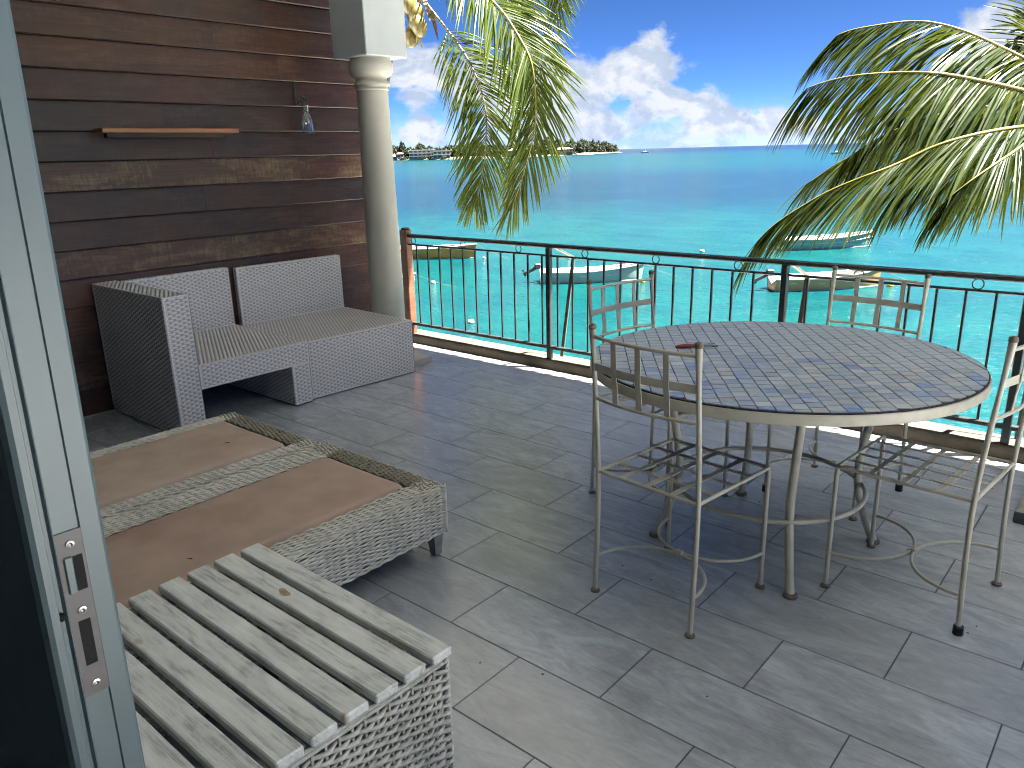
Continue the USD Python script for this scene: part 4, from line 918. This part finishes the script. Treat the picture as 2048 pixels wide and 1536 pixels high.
F2 = [(-3.98, 4.17, 3.51), (-3.52, 4.2, 3.23), (-3.09, 4.2, 2.91), (-2.91, 4.22, 2.74), (-2.74, 4.23, 2.52), (-2.61, 4.21, 2.34), (-2.58, 4.23, 2.12), (-2.58, 4.24, 1.93), (-2.6, 4.22, 1.67), (-2.65, 4.18, 1.45), (-2.74, 4.17, 1.22), (-2.84, 4.15, 1.01)]
F3 = [(-4.23, 4.49, 3.79), (-3.94, 5.05, 3.65), (-3.69, 5.39, 3.38), (-3.65, 5.55, 3.17), (-3.63, 5.57, 2.86), (-3.61, 5.59, 2.62), (-3.61, 5.59, 2.28), (-3.63, 5.57, 2.01)]
F4 = [(-4.25, 4.46, 3.7), (-3.59, 4.82, 3.86), (-3.16, 4.92, 3.66), (-2.96, 4.96, 3.42), (-2.89, 5.01, 3.18), (-2.90, 5.02, 2.95), (-2.93, 5.02, 2.78)]
LV += frond(lp, F1, CR, 108, 0.68, 0.45, (58, 16), 0.28, 0.017, 11, rib='petiole', hang=0.02)
LV += frond(lp, F2, CR, 130, 0.72, 0.45, (52, 14), 0.10, 0.019, 12, hang=0.02)
LV += frond(lp, F3, CR, 84, 0.66, 0.40, (56, 20), 0.20, 0.018, 13, hang=0.05)
LV += frond(lp, F4, CR, 62, 0.50, 0.4, (52, 22), 0.25, 0.018, 14, hang=0.05)
for a, (dx, dy) in enumerate(((-1.0, 0.4), (-0.6, -0.7), (-0.3, 1.0), (-0.95, -0.1))):
    LV += frond(lp, [(-4.1, 4.18, 3.5), (-4.1 + dx * 0.7, 4.18 + dy * 0.7, 3.95), (-4.1 + dx * 1.6, 4.18 + dy * 1.6, 3.95), (-4.1 + dx * 2.3, 4.18 + dy * 2.3, 3.3), (-4.1 + dx * 2.6, 4.18 + dy * 2.6, 2.6)], (-dy, dx, 0), 60, 0.65, 1.0, (58, 24), 0.2, 0.026, 20 + a)
place_leaves(lp, LV)
for i, p in enumerate([(-3.85, 4.01, 2.83), (-3.80, 3.99, 2.72), (-3.96, 4.03, 2.64), (-4.01, 4.13, 2.86), (-3.92, 4.06, 2.76), (-3.89, 3.96, 2.93), (-4.15, 3.98, 2.80)]):
    m = trimesh.creation.icosphere(3, 1.0); v = m.vertices * [0.075, 0.075, 0.105]; v[:, :2] *= (1 - 0.18 * (v[:, 2:] / 0.105) ** 2 - 0.05 * np.cos(3 * np.arctan2(v[:, 1:2], v[:, 0:1])))
    part(lp, 'coconut', move((v, m.faces), rotx(0.3 * math.sin(i * 2.1)) @ roty(0.35 * math.cos(i * 1.7)), p), M['coco'], smooth=True)
for i, (a, b, w) in enumerate((((-3.89, 3.97, 2.82), (-3.80, 4.02, 2.53), 0.035), ((-3.76, 4.11, 2.86), (-3.70, 4.14, 2.60), 0.03), ((-3.86, 3.98, 2.98), (-3.82, 3.97, 2.80), 0.04), ((-3.86, 4.12, 3.0), (-3.78, 4.12, 2.78), 0.03))):
    a, b = np.array(a), np.array(b); P = np.array([a, a * 0.6 + b * 0.4 + [0.015, 0, 0], b]); ww = np.array([w, w * 0.6, 0.002])
    v, f = strip(P, np.stack([np.array(CR) * k for k in ww]), 0.006, (-0.6, -0.7, 0.2)); part(lp, 'dry_spathe', (v, f), M['straw' if i != 1 else 'husk'])
part(lp, 'crown_fibre', tube([(-4.13, 4.14, 2.95), (-4.08, 4.17, 3.2), (-4.04, 4.19, 3.5), (-4.0, 4.2, 3.75)], [0.13, 0.20, 0.16, 0.06], 14), M['husk'], smooth=50)

rp = thing('palm_tree', 'coconut palm whose dark green fronds reach in from the right picture edge over the water', 'palm tree', (2.2, 5.6, -4.0))
trunk(rp, [(2.6, 6.2, -4.2), (2.4, 5.9, -2.0), (2.05, 5.4, 0.2), (1.75, 5.1, 1.2), (1.56, 4.99, 1.72)], 0.20, 0.13)
R1 = [(1.43, 4.96, 1.81), (1.11, 4.82, 2.05), (0.94, 4.74, 2.15), (0.81, 4.66, 2.22), (0.67, 4.63, 2.28), (0.53, 4.6, 2.32), (0.4, 4.56, 2.33), (0.23, 4.51, 2.32), (0.08, 4.46, 2.3), (0.0, 4.43, 2.27)]
R2 = [(1.49, 4.67, 1.66), (1.2, 4.43, 1.83), (0.97, 4.29, 1.9), (0.82, 4.2, 1.94), (0.69, 4.12, 1.96), (0.54, 4.08, 1.97), (0.38, 4.03, 1.97), (0.24, 3.99, 1.96), (0.14, 3.95, 1.94), (0.02, 3.91, 1.9)]
R3 = [(1.53, 4.37, 1.58), (1.29, 4.04, 1.61), (1.16, 3.86, 1.59), (1.04, 3.74, 1.56), (0.88, 3.65, 1.5), (0.76, 3.57, 1.43), (0.64, 3.48, 1.37), (0.52, 3.45, 1.32), (0.38, 3.4, 1.25), (0.26, 3.36, 1.17), (0.13, 3.31, 1.07), (0.03, 3.26, 0.95)]
R4 = [(1.44, 5.16, 1.65), (0.96, 5.2, 1.68), (0.65, 5.14, 1.63), (0.41, 5.08, 1.55), (0.27, 5.04, 1.52), (0.13, 5.0, 1.48), (-0.03, 4.95, 1.42), (-0.16, 4.91, 1.33), (-0.28, 4.87, 1.24)]
R5 = [(1.29, 5.25, 1.79), (1.14, 5.33, 2.01), (1.05, 5.41, 2.22), (1.01, 5.41, 2.42), (0.98, 5.39, 2.75)]
R6 = [(1.49, 4.57, 1.67), (1.43, 4.06, 1.66), (1.34, 3.74, 1.51), (1.25, 3.52, 1.41), (1.14, 3.4, 1.3), (1.03, 3.38, 1.18)]
R7 = [(1.34, 5.55, 1.87), (0.99, 5.71, 2.0), (0.67, 5.76, 2.07), (0.41, 5.7, 1.99), (0.22, 5.65, 1.87), (0.09, 5.62, 1.72)]
R8 = [(1.36, 5.26, 1.89), (1.17, 5.33, 2.14), (1.02, 5.5, 2.26), (0.9, 5.68, 2.26)]
LV = []
kw = dict(mat='leaf_right')
LV += frond(rp, R1, CF, 120, 0.68, 0.45, (60, 5), 0.02, 0.022, 31, hang=0.62, tipk=0.75, **kw)
LV += frond(rp, R2, CF, 128, 0.74, 0.50, (68, 7), 0.02, 0.022, 32, hang=0.85, tipk=0.7, **kw)
LV += frond(rp, R3, CF, 140, 0.66, 0.40, (42, 5), 0.02, 0.021, 33, hang=0.40, tipk=0.7, **kw)
LV += frond(rp, R4, CF, 100, 0.58, 0.4, (44, 8), 0.05, 0.020, 34, rib='petiole', hang=0.35, tipk=0.7, **kw)
LV += frond(rp, R5, CR, 30, 0.36, 0.10, (74, 50), 0.15, 0.011, 35, rib='petiole', **kw)
LV += frond(rp, R6, CF, 90, 0.60, 0.4, (50, 10), 0.05, 0.021, 36, hang=0.5, **kw)
LV += frond(rp, R7, CF, 100, 0.66, 0.45, (58, 10), 0.05, 0.021, 37, rib='petiole', hang=0.7, **kw)
LV += frond(rp, R8, CF, 70, 0.45, 0.4, (46, 16), 0.1, 0.020, 38, rib='petiole', hang=0.4, **kw)
R9 = [(1.47, 4.95, 1.62), (1.15, 4.95, 1.74), (0.90, 4.85, 1.76), (0.66, 4.75, 1.72), (0.44, 4.65, 1.64), (0.26, 4.58, 1.54), (0.12, 4.5, 1.42)]
R10 = [(1.50, 4.8, 1.55), (1.30, 4.55, 1.56), (1.08, 4.35, 1.50), (0.90, 4.25, 1.42), (0.74, 4.2, 1.33), (0.6, 4.15, 1.22)]
LV += frond(rp, R9, CF, 96, 0.62, 0.5, (58, 8), 0.05, 0.021, 39, rib='petiole', hang=0.7, tipk=0.7, **kw)
LV += frond(rp, R10, CF, 84, 0.62, 0.5, (56, 10), 0.05, 0.021, 40, rib='petiole', hang=0.7, tipk=0.7, **kw)
for a, (dx, dy) in enumerate(((0.9, 0.5), (0.4, 1.0), (1.0, -0.3))):
    LV += frond(rp, [(1.56, 4.99, 1.75), (1.56 + dx * 0.7, 4.99 + dy * 0.7, 2.2), (1.56 + dx * 1.6, 4.99 + dy * 1.6, 2.2), (1.56 + dx * 2.4, 4.99 + dy * 2.4, 1.6)], (-dy, dx, 0), 50, 0.6, 1.5, (58, 16), 0.1, 0.028, 45 + a, **kw)
place_leaves(rp, LV)
part(rp, 'crown_fibre', tube([(1.66, 5.05, 1.45), (1.58, 5.0, 1.65), (1.52, 4.95, 1.85), (1.48, 4.95, 2.05)], [0.14, 0.21, 0.17, 0.06], 14), M['husk'], smooth=50)

# ================================================================ boats and buoys
def hull_mesh(L, B, H, bow=0.28, t=0.03, inner=False):
    n, k = 22, 7; rows = []
    for i in range(n):
        x = i / (n - 1)
        b = B / 2 * (0.80 + 0.20 * min(x / 0.35, 1) if x < 0.35 else max(1 - ((x - 0.35) / 0.65) ** 2.3, 0.0)) + (0.012 if x > 0.98 else 0)
        top_ = H + bow * max(x - 0.35, 0) ** 1.7 * 2.0; rake = 0.16 * L * 0.5 * max(x - 0.6, 0)
        bi = max(b - (t if inner else 0), 0.006); z0 = -0.12 + (0.16 if inner else 0) + 0.12 * max(x - 0.75, 0) * 2
        for j in range(k):
            a = j / (k - 1); w = bi * (0.62 + 0.38 * a ** 0.8) if j else bi * 0.45
            rows.append([x * L + rake * a * 0.9 - L / 2, w, z0 + (top_ - z0) * a])
    V = np.array(rows).reshape(n, k, 3); Lf = V.copy(); Lf[:, :, 1] *= -1
    full = np.concatenate([Lf[:, ::-1], V], 1); K = 2 * k; v = full.reshape(-1, 3); f = []
    for i in range(n - 1):
        for j in range(K - 1):
            a = i * K + j; f += [[a, a + K, a + K + 1], [a, a + K + 1, a + 1]]
    c = len(v); v = np.vstack([v, full[0].mean(0)]); f += [[c, j + 1, j] for j in range(K - 1)]
    return v, np.array(f), V
def boat(label, stern, bowp, L, B, H, hullm, topm, innerm, motor=True, seats=3, stripe=None):
    a, b = np.array(stern), np.array(bowp); ang = math.atan2(b[1] - a[1], b[0] - a[0]); c = np.r_[(a + (b - a) / np.linalg.norm(b - a) * L / 2), SEA]
    th = thing('boat', label, 'boat', c); R = rotz(ang); P = lambda m: move(m, R, c)
    ov, of, V = hull_mesh(L, B, H); iv, if_, Vi = hull_mesh(L, B, H, inner=True, t=0.07)
    hl = part(th, 'hull', P((ov, of)), M[hullm], smooth=40)
    part(th, 'inside', P((iv, if_[:, ::-1])), M[innerm], smooth=40)
    rim = np.vstack([V[:, -1], (V[::-1, -1] * [1, -1, 1])]) + [0, 0, 0.012]
    part(th, 'gunwale', P(tube(rim, 0.038, 6, closed=True)), M[topm], smooth=60)
    if stripe: part(hl, 'stripe', P(tube(np.vstack([V[:, 4], (V[::-1, 4] * [1, -1, 1])]), 0.03, 5, closed=True)), M[stripe], smooth=60)
    for i in range(seats):
        x = -L / 2 + L * (0.16 + 0.25 * i); w = np.interp(x, V[:, -1, 0], V[:, -1, 1]) - 0.05
        part(th, 'seat', P(box((x - 0.13, -w, H * 0.62), (x + 0.13, w, H * 0.62 + 0.035), 0.005)), M[topm])
    bw = V[-1, -1]; part(th, 'mooring_rope', P(tube(spline([(bw[0], 0, bw[2]), (bw[0] + 0.9, 0.1, bw[2] * 0.45), (bw[0] + 2.2, 0.25, -0.05)], 12), 0.007, 5)), M['far_bark_rope'])
    part(th, 'waterline', P(tube(np.vstack([V[:, 1] * [1, 1.05, 0] + [0, 0, 0.03], (V[::-1, 1] * [1, -1.05, 0]) + [0, 0, 0.03]]), 0.035, 5, closed=True)), M['boat_teal'], smooth=60)
    if motor:
        x = -L / 2
        mt = part(th, 'outboard_motor', P(join([box((x - 0.28, -0.13, H + 0.12), (x + 0.06, 0.13, H + 0.40), 0.06)])), M['rubber'])
        part(mt, 'motor_leg', P(join([bar((x - 0.16, 0, H + 0.20), (x - 0.80, 0, H - 0.10), 0.09, 0.16), bar((x - 0.72, 0, H - 0.22), (x - 0.86, 0, H + 0.10), 0.05, 0.10)])), M['rubber'])
        part(mt, 'propeller', P(join([bar((x - 0.84, 0, H - 0.08), (x - 0.84 + 0.02, 0.12 * math.cos(q), H - 0.08 + 0.12 * math.sin(q)), 0.07, 0.015, (1, 0, 0)) for q in (0.3, 2.4, 4.5)])), M['rubber'])
    return th
M['far_bark_rope'] = plain('rope', (0.10, 0.09, 0.07), 0.9)
for nm, col in (('boat_white', (0.4000, 0.4160, 0.4160)), ('boat_teal', (0.1280, 0.2400, 0.2400)), ('boat_ochre', (0.3840, 0.1680, 0.0240)), ('boat_brown', (0.2880, 0.1760, 0.0800)), ('boat_inside', (0.2080, 0.2000, 0.1840)), ('boat_hull_grey', (0.1920, 0.2640, 0.2560))):
    M[nm] = plain(nm, col, 0.45, var=0.08, scale=3.0, dirt=tuple(np.array(col) * 0.6), dirt_scale=2.0, dirt_lo=0.6, dirt_hi=0.8)
boat('ochre yellow wooden boat with white top edge, seen between the column and the railing post', (-36.6, 30.9), (-31.0, 33.4), 6.0, 1.7, 0.62, 'boat_ochre', 'boat_white', 'boat_inside', motor=False)
boat('white and pale green boat just right of the column, only its end in view', (-28.4, 19.2), (-25.5, 23.3), 4.9, 1.6, 0.55, 'boat_teal', 'boat_white', 'boat_inside', motor=False, stripe='boat_white')
boat('white open boat with its dark outboard motor tilted up, left of the dining chairs', (-21.9, 28.35), (-18.0, 31.7), 5.0, 1.5, 0.55, 'boat_hull_grey', 'boat_white', 'boat_white')
boat('brown wooden boat with white rim and tilted outboard motor, behind the far chair', (-11.7, 32.2), (-8.2, 35.6), 4.9, 1.5, 0.55, 'boat_brown', 'boat_white', 'boat_inside')
boat('white boat half hidden behind the tips of the right palm fronds', (-17.0, 46.0), (-12.9, 50.5), 6.0, 1.8, 0.65, 'boat_teal', 'boat_white', 'boat_white', motor=False, stripe='boat_white')
M['buoy_white'] = plain('buoy_white', (0.40, 0.37, 0.29), 0.5); M['buoy_yellow'] = plain('buoy_yellow', (0.45, 0.33, 0.02), 0.45)
for (x, y, rr, mt, lab) in ((-18.19, 19.44, 0.13, 'buoy_white', 'dirty white mooring buoy, nearest to the lower rail'), (-26.3, 25.26, 0.12, 'buoy_white', 'small white buoy beside the pale green boat end'), (-25.9, 36.07, 0.13, 'buoy_white', 'white buoy beyond the first railing post, above the tilted motor'),
                            (-17.65, 30.99, 0.13, 'buoy_yellow', 'small yellow buoy at the bow of the white open boat'), (-20.61, 42.82, 0.15, 'buoy_white', 'white buoy in open water just above the top rail'), (-7.7, 35.85, 0.15, 'buoy_yellow', 'yellow buoy right of the brown wooden boat'), (-30.57, 33.65, 0.1, 'buoy_white', 'tiny white float at the bow of the ochre boat')):
    b = thing('mooring_buoy', lab, 'buoy', (x, y, SEA)); m = trimesh.creation.icosphere(2, rr)
    part(b, 'float', move((m.vertices * [1, 1, 0.85], m.faces), None, (x, y, SEA + rr * 0.35)), M[mt], smooth=True)
    part(b, 'mooring_eye', tube([(x - rr * 0.25, y, SEA + rr * 1.1), (x, y, SEA + rr * 1.45), (x + rr * 0.25, y, SEA + rr * 1.1)], 0.012, 6), M['iron'])
ct = thing('sailing_catamaran', 'tiny white catamaran far out beside the wooded headland', 'boat', (-619, 1020.7, SEA))
for k in (-1, 1): part(ct, 'hull', move(hull_mesh(11, 1.5, 1.3)[:2], rotz(0.6), (-619 - 2.2 * k * math.sin(0.6), 1020.7 + 2.2 * k * math.cos(0.6), SEA)), M['boat_white'], smooth=40)
part(ct, 'cabin', move(box((-2.5, -2.2, 1.2), (2.5, 2.2, 2.6), 0.3), rotz(0.6), (-619, 1020.7, SEA)), M['boat_white'])
part(ct, 'mast', tube([(-619, 1020.7, SEA + 2), (-619, 1020.7, SEA + 7.5)], 0.12, 6), M['boat_white'])
mb = thing('motor_boat', 'tiny white motor boat far off near the right palm tips', 'boat', (-172.4, 511.8, SEA))
part(mb, 'hull', move(hull_mesh(7, 2.2, 1.0)[:2], rotz(0.4), (-172.4, 511.8, SEA)), M['boat_white'], smooth=40)
part(mb, 'cabin', move(box((-1.2, -0.8, 0.9), (0.8, 0.8, 1.8), 0.2), rotz(0.4), (-172.4, 511.8, SEA)), M['boat_white'])

# ================================================================ headland
shore = spline([(-1000, 420), (-850, 560), (-731, 640), (-673, 636), (-630, 640), (-612, 694), (-640, 820), (-683, 948), (-740, 1081), (-830, 1270), (-905, 1400)], 90)[:, :2] if False else None
sp = np.array([(-1050, 400, 0), (-850, 560, 0), (-731, 641, 0), (-673, 640, 0), (-632, 650, 0), (-612, 700, 0), (-645, 830, 0), (-683, 948, 0), (-740, 1081, 0), (-830, 1270, 0), (-880, 1370, 0)], float)
SH = spline(sp, 90)[:, :2]
inl = np.array([-0.85, 0.25]); inl /= np.linalg.norm(inl)
def land():
    v = []; 
    for i, p in enumerate(SH):
        wd = 260 * min(1, (len(SH) - 1 - i) / 30 + 0.03)
        for d_, z in ((0, -0.6), (4, 0.3), (10, 0.9), (25, 2.2), (wd * 0.5 + 26, 4.0), (wd + 40, 2.0), (wd + 50, -1)): v.append([*(p + inl * d_), SEA + z])
    k = 7; i, j = np.meshgrid(np.arange(len(SH) - 1), np.arange(k - 1), indexing='ij')
    return np.array(v), np.stack([i * k + j, i * k + j + 1, (i + 1) * k + j + 1, (i + 1) * k + j], -1).reshape(-1, 4)
M['shore'] = plain('shore_sand', (0.06, 0.055, 0.042), 0.95, var=0.25, scale=0.05, dirt=(0.022, 0.03, 0.016), dirt_scale=0.03, dirt_lo=0.45, dirt_hi=0.6)
top('headland', land(), M['shore'], 'low wooded headland across the lagoon', kind='structure', smooth=True)
def leafy(name, cols): return leaf_mat(name, cols, 0.15, 0.6)
M['wood_leaf'] = leafy('casuarina_leaf', [(0.1, (0.0037, 0.0077, 0.0052)), (0.5, (0.0079, 0.0143, 0.0092)), (0.9, (0.0148, 0.0226, 0.0139))])
M['far_bark'] = plain('far_bark', (0.12, 0.10, 0.08), 0.9)
def crown_cards(c, rx, rz, n, size, seed, shape='oval'):
    r = np.random.default_rng(seed); d = r.standard_normal((n, 3)); d /= np.linalg.norm(d, axis=1, keepdims=True); rad = r.uniform(0.25, 1.0, n) ** 0.5
    lob = 0.72 + 0.45 * meshkit.noise(d * 2.2 + seed * 3.1)
    P = d * (rad * lob)[:, None] * [rx, rx, rz]
    if shape == 'cone': P[:, :2] *= (1.15 - 0.9 * np.clip((P[:, 2:] + rz) / (2 * rz), 0, 1))
    P += c; a = r.standard_normal((n, 3)); a /= np.linalg.norm(a, axis=1, keepdims=True); b = np.cross(a, r.standard_normal((n, 3))); b /= np.linalg.norm(b, axis=1, keepdims=True)
    s = size * r.uniform(0.6, 1.3, (n, 1))
    v = np.stack([P - a * s, P + a * s * 0.2 + b * s * 0.7, P + a * s, P - a * s * 0.1 - b * s * 0.6], 1).reshape(-1, 3); i = np.arange(n)[:, None] * 4
    return v, np.vstack([i + [0, 1, 2], i + [0, 2, 3]])
def far_tree(label, i, back, h, rx, seed, shape='oval', cat='tree', name='casuarina_tree', group=None):
    p = SH[i] + inl * back; th = thing(name, label, cat, (*p, SEA + 1), group=group)
    part(th, 'trunk', tube([(*p, SEA + 0.3), (p[0] + 0.5, p[1], SEA + h * 0.8)], [0.5, 0.2], 6), M['far_bark'])
    part(th, 'crown', crown_cards((*p, SEA + 1 + h * 0.60), rx, h * 0.42, 620, 1.15, seed, shape), M['wood_leaf'])
def far_palm(label, i, back, h, seed):
    p = SH[i] + inl * back; th = thing('far_palm_tree', label, 'palm tree', (*p, SEA + 1)); r = np.random.default_rng(seed)
    part(th, 'trunk', tube([(*p, SEA + 0.3), (p[0] + 1.2, p[1], SEA + h)], [0.4, 0.25], 6), M['far_bark'])
    ms = []
    for a in np.arange(14) * 2.4:
        L = r.uniform(2.6, 3.8); d = np.array([math.cos(a), math.sin(a), 0]); q = np.array([p[0] + 1.2, p[1], SEA + h])
        P = np.array([q, q + d * L * 0.5 + [0, 0, r.uniform(0.3, 1.4)], q + d * L + [0, 0, r.uniform(-2.0, -0.2)]]); w = np.cross(d, [0, 0, 1]) * 0.45
        ms.append(strip(P, np.stack([w * 0.4, w, w * 0.1]), 0.05, (0, 0, 1)))
    part(th, 'crown', join(ms), M['wood_leaf'])
# shoreline index of a bearing seen from the veranda
def ix(px_az): return int(np.abs(np.arctan2(SH[:, 0] - EYE[0], SH[:, 1] - EYE[1]) - px_az)[np.r_[0:90]].argmin())
AZ = lambda px: -0.7162 + math.atan((px - 1024) / FPX) + 0.006
r_ = np.random.default_rng(77)
# the wood behind the shore that reads as one mass
ms = []
for i in range(6, 88):
    for k in range(4):
        hgt = np.interp(i, [6, 20, 45, 55, 70, 80, 88], [15, 16, 15, 18, 20, 18, 11]) * r_.uniform(0.7, 1.1)
        p = SH[i] + inl * r_.uniform(44 if i < 46 else 22, 85) + r_.uniform(-4, 4, 2); ms.append(crown_cards((*p, SEA + hgt * 0.5), 8.5, hgt * 0.55, 260, 1.7, int(i * 7 + k)))
for i in range(6, 60, 1):
    if r_.uniform() < 0.6:
        p = SH[i] + inl * r_.uniform(9, 15) + r_.uniform(-6, 6, 2); ms.append(crown_cards((*p, SEA + 2.4), 4.0, 2.2, 90, 0.9, 900 + i))
top('woodland', join(ms), M['wood_leaf'], 'dark green coastal wood along the headland', 'trees', kind='stuff')
spec = [(800, 34, 15, 6, 'oval', 'leafy tree nearest the column on the far shore'), (834, 30, 20, 5.5, 'cone', 'tall dark tree between the red roofed house and the white hotel'), (858, 46, 19, 5, 'cone', 'pointed tree rising behind the white hotel roof'), (889, 48, 18, 6, 'oval', 'rounded tree behind the right end of the white hotel'),
        (1127, 40, 27, 9, 'oval', 'tallest spreading tree above the pale villa on the headland'), (1150, 42, 22, 8, 'oval', 'dark tree just right of the tallest one on the headland'), (1167, 36, 25, 7, 'cone', 'pointed dark tree in the middle of the headland'), (1186, 34, 23, 8, 'oval', 'broad tree right of the pointed one on the headland'),
        (1206, 34, 23, 7, 'cone', 'dark tree before the gap near the headland end'), (1224, 30, 21, 8, 'oval', 'feathery tree near the headland end'), (1238, 24, 15, 7, 'oval', 'lowest tree at the seaward tip of the headland')]
for k, (px, back, h, rx, shp, lab) in enumerate(spec): far_tree(lab, ix(AZ(px)), back, h, rx, 300 + k, shp)
for k, (px, h, lab) in enumerate(((1158, 14, 'small palm at the left edge of the sandy shore'), (1176, 13, 'small palm standing over the sandy shore'), (1200, 13, 'small palm at the right end of the sandy shore'), (812, 13, 'small palm left of the red roofed house'))):
    far_palm(lab, ix(AZ(px)), 16, h, 500 + k)
M['far_white'] = plain('far_white_wall', (0.27, 0.28, 0.275), 0.7, var=0.08, scale=0.5); M['far_cream'] = plain('far_cream_wall', (0.20, 0.17, 0.145), 0.7, var=0.08, scale=0.5)
M['far_red'] = plain('far_red_roof', (0.22, 0.05, 0.035), 0.8); M['far_glass'] = plain('far_window', (0.05, 0.07, 0.08), 0.25); M['far_grey'] = plain('far_grey_roof', (0.26, 0.25, 0.24), 0.8)
def house(label, px, back, w, d, h, wall, roof, storeys, nwin, pitched=True, name='far_house'):
    i = ix(AZ(px)); p = SH[i] + inl * back; z = SEA + 1.2; t = EYE[:2] - p; ang = math.atan2(t[1], t[0]); R = rotz(ang); c = np.array([*p, z]); P = lambda m: move(m, R, c)
    th = thing(name, label, 'house', c)
    wl_ = part(th, 'wall', P(box((-d / 2, -w / 2, -1), (d / 2, w / 2, h))), M[wall])
    if pitched: part(th, 'roof', P((np.array([[-d / 2 - .5, -w / 2 - .5, h], [d / 2 + .5, -w / 2 - .5, h], [d / 2 + .5, w / 2 + .5, h], [-d / 2 - .5, w / 2 + .5, h], [0, -w / 4, h + 2.4], [0, w / 4, h + 2.4]]), np.array([[1, 2, 5], [1, 5, 4], [3, 0, 4], [3, 4, 5], [0, 1, 4], [2, 3, 5], [0, 2, 1], [0, 3, 2]]))), M[roof])
    else: part(th, 'roof', P(box((-d / 2 - .6, -w / 2 - .6, h), (d / 2 + .9, w / 2 + .6, h + 0.6))), M[roof])
    for s in range(storeys):
        zz = h / storeys * s
        for k in range(nwin):
            y = -w / 2 + w * (k + 0.5) / nwin; ww = w / nwin * 0.30
            part(th, 'window', P(box((d / 2 - 0.1, y - ww, zz + 0.8), (d / 2 + 0.06, y + ww, zz + h / storeys * 0.78))), M['far_glass'])
        if s: part(th, 'balcony', P(box((d / 2 + 0.07, -w / 2, zz - 0.15), (d / 2 + 1.4, w / 2, zz + 0.25))), M[wall])
house('small white house with a red roof on the far shore', 822, 14, 8, 8, 6.0, 'far_white', 'far_red', 1, 2)
house('low grey roofed house at the water beside the column', 800, 8, 14, 7, 3.2, 'far_white', 'far_grey', 1, 3)
house('long white flat roofed hotel with rows of dark windows on the far shore', 866, 20, 30, 14, 9.5, 'far_white', 'far_white', 3, 6, False, 'hotel')
house('white two storey house between the hanging palm fronds', 915, 22, 20, 10, 8.0, 'far_white', 'far_grey', 2, 4, False)
house('pale pink villa above the shore at the foot of the headland wood', 1133, 10, 24, 12, 7.0, 'far_cream', 'far_cream', 2, 5)
house('cream house behind the hanging palm fronds', 1050, 14, 20, 11, 6.5, 'far_cream', 'far_grey', 2, 4)
sl = [ix(AZ(1152)), ix(AZ(1184))]
sb = SH[sl[0]:sl[1] + 1]
bv = np.vstack([np.c_[sb - inl * 3.0, np.full(len(sb), SEA + 0.02)], np.c_[sb + inl * 13, np.full(len(sb), SEA + 2.2)]]); nb = len(sb)
top('sandy_shore', (bv, np.array([[i, i + nb, i + 1 + nb] for i in range(nb - 1)] + [[i, i + 1 + nb, i + 1] for i in range(nb - 1)])), plain('far_sand', (0.19, 0.175, 0.145), 0.95), 'strip of pale sand under the headland wood', kind='structure')
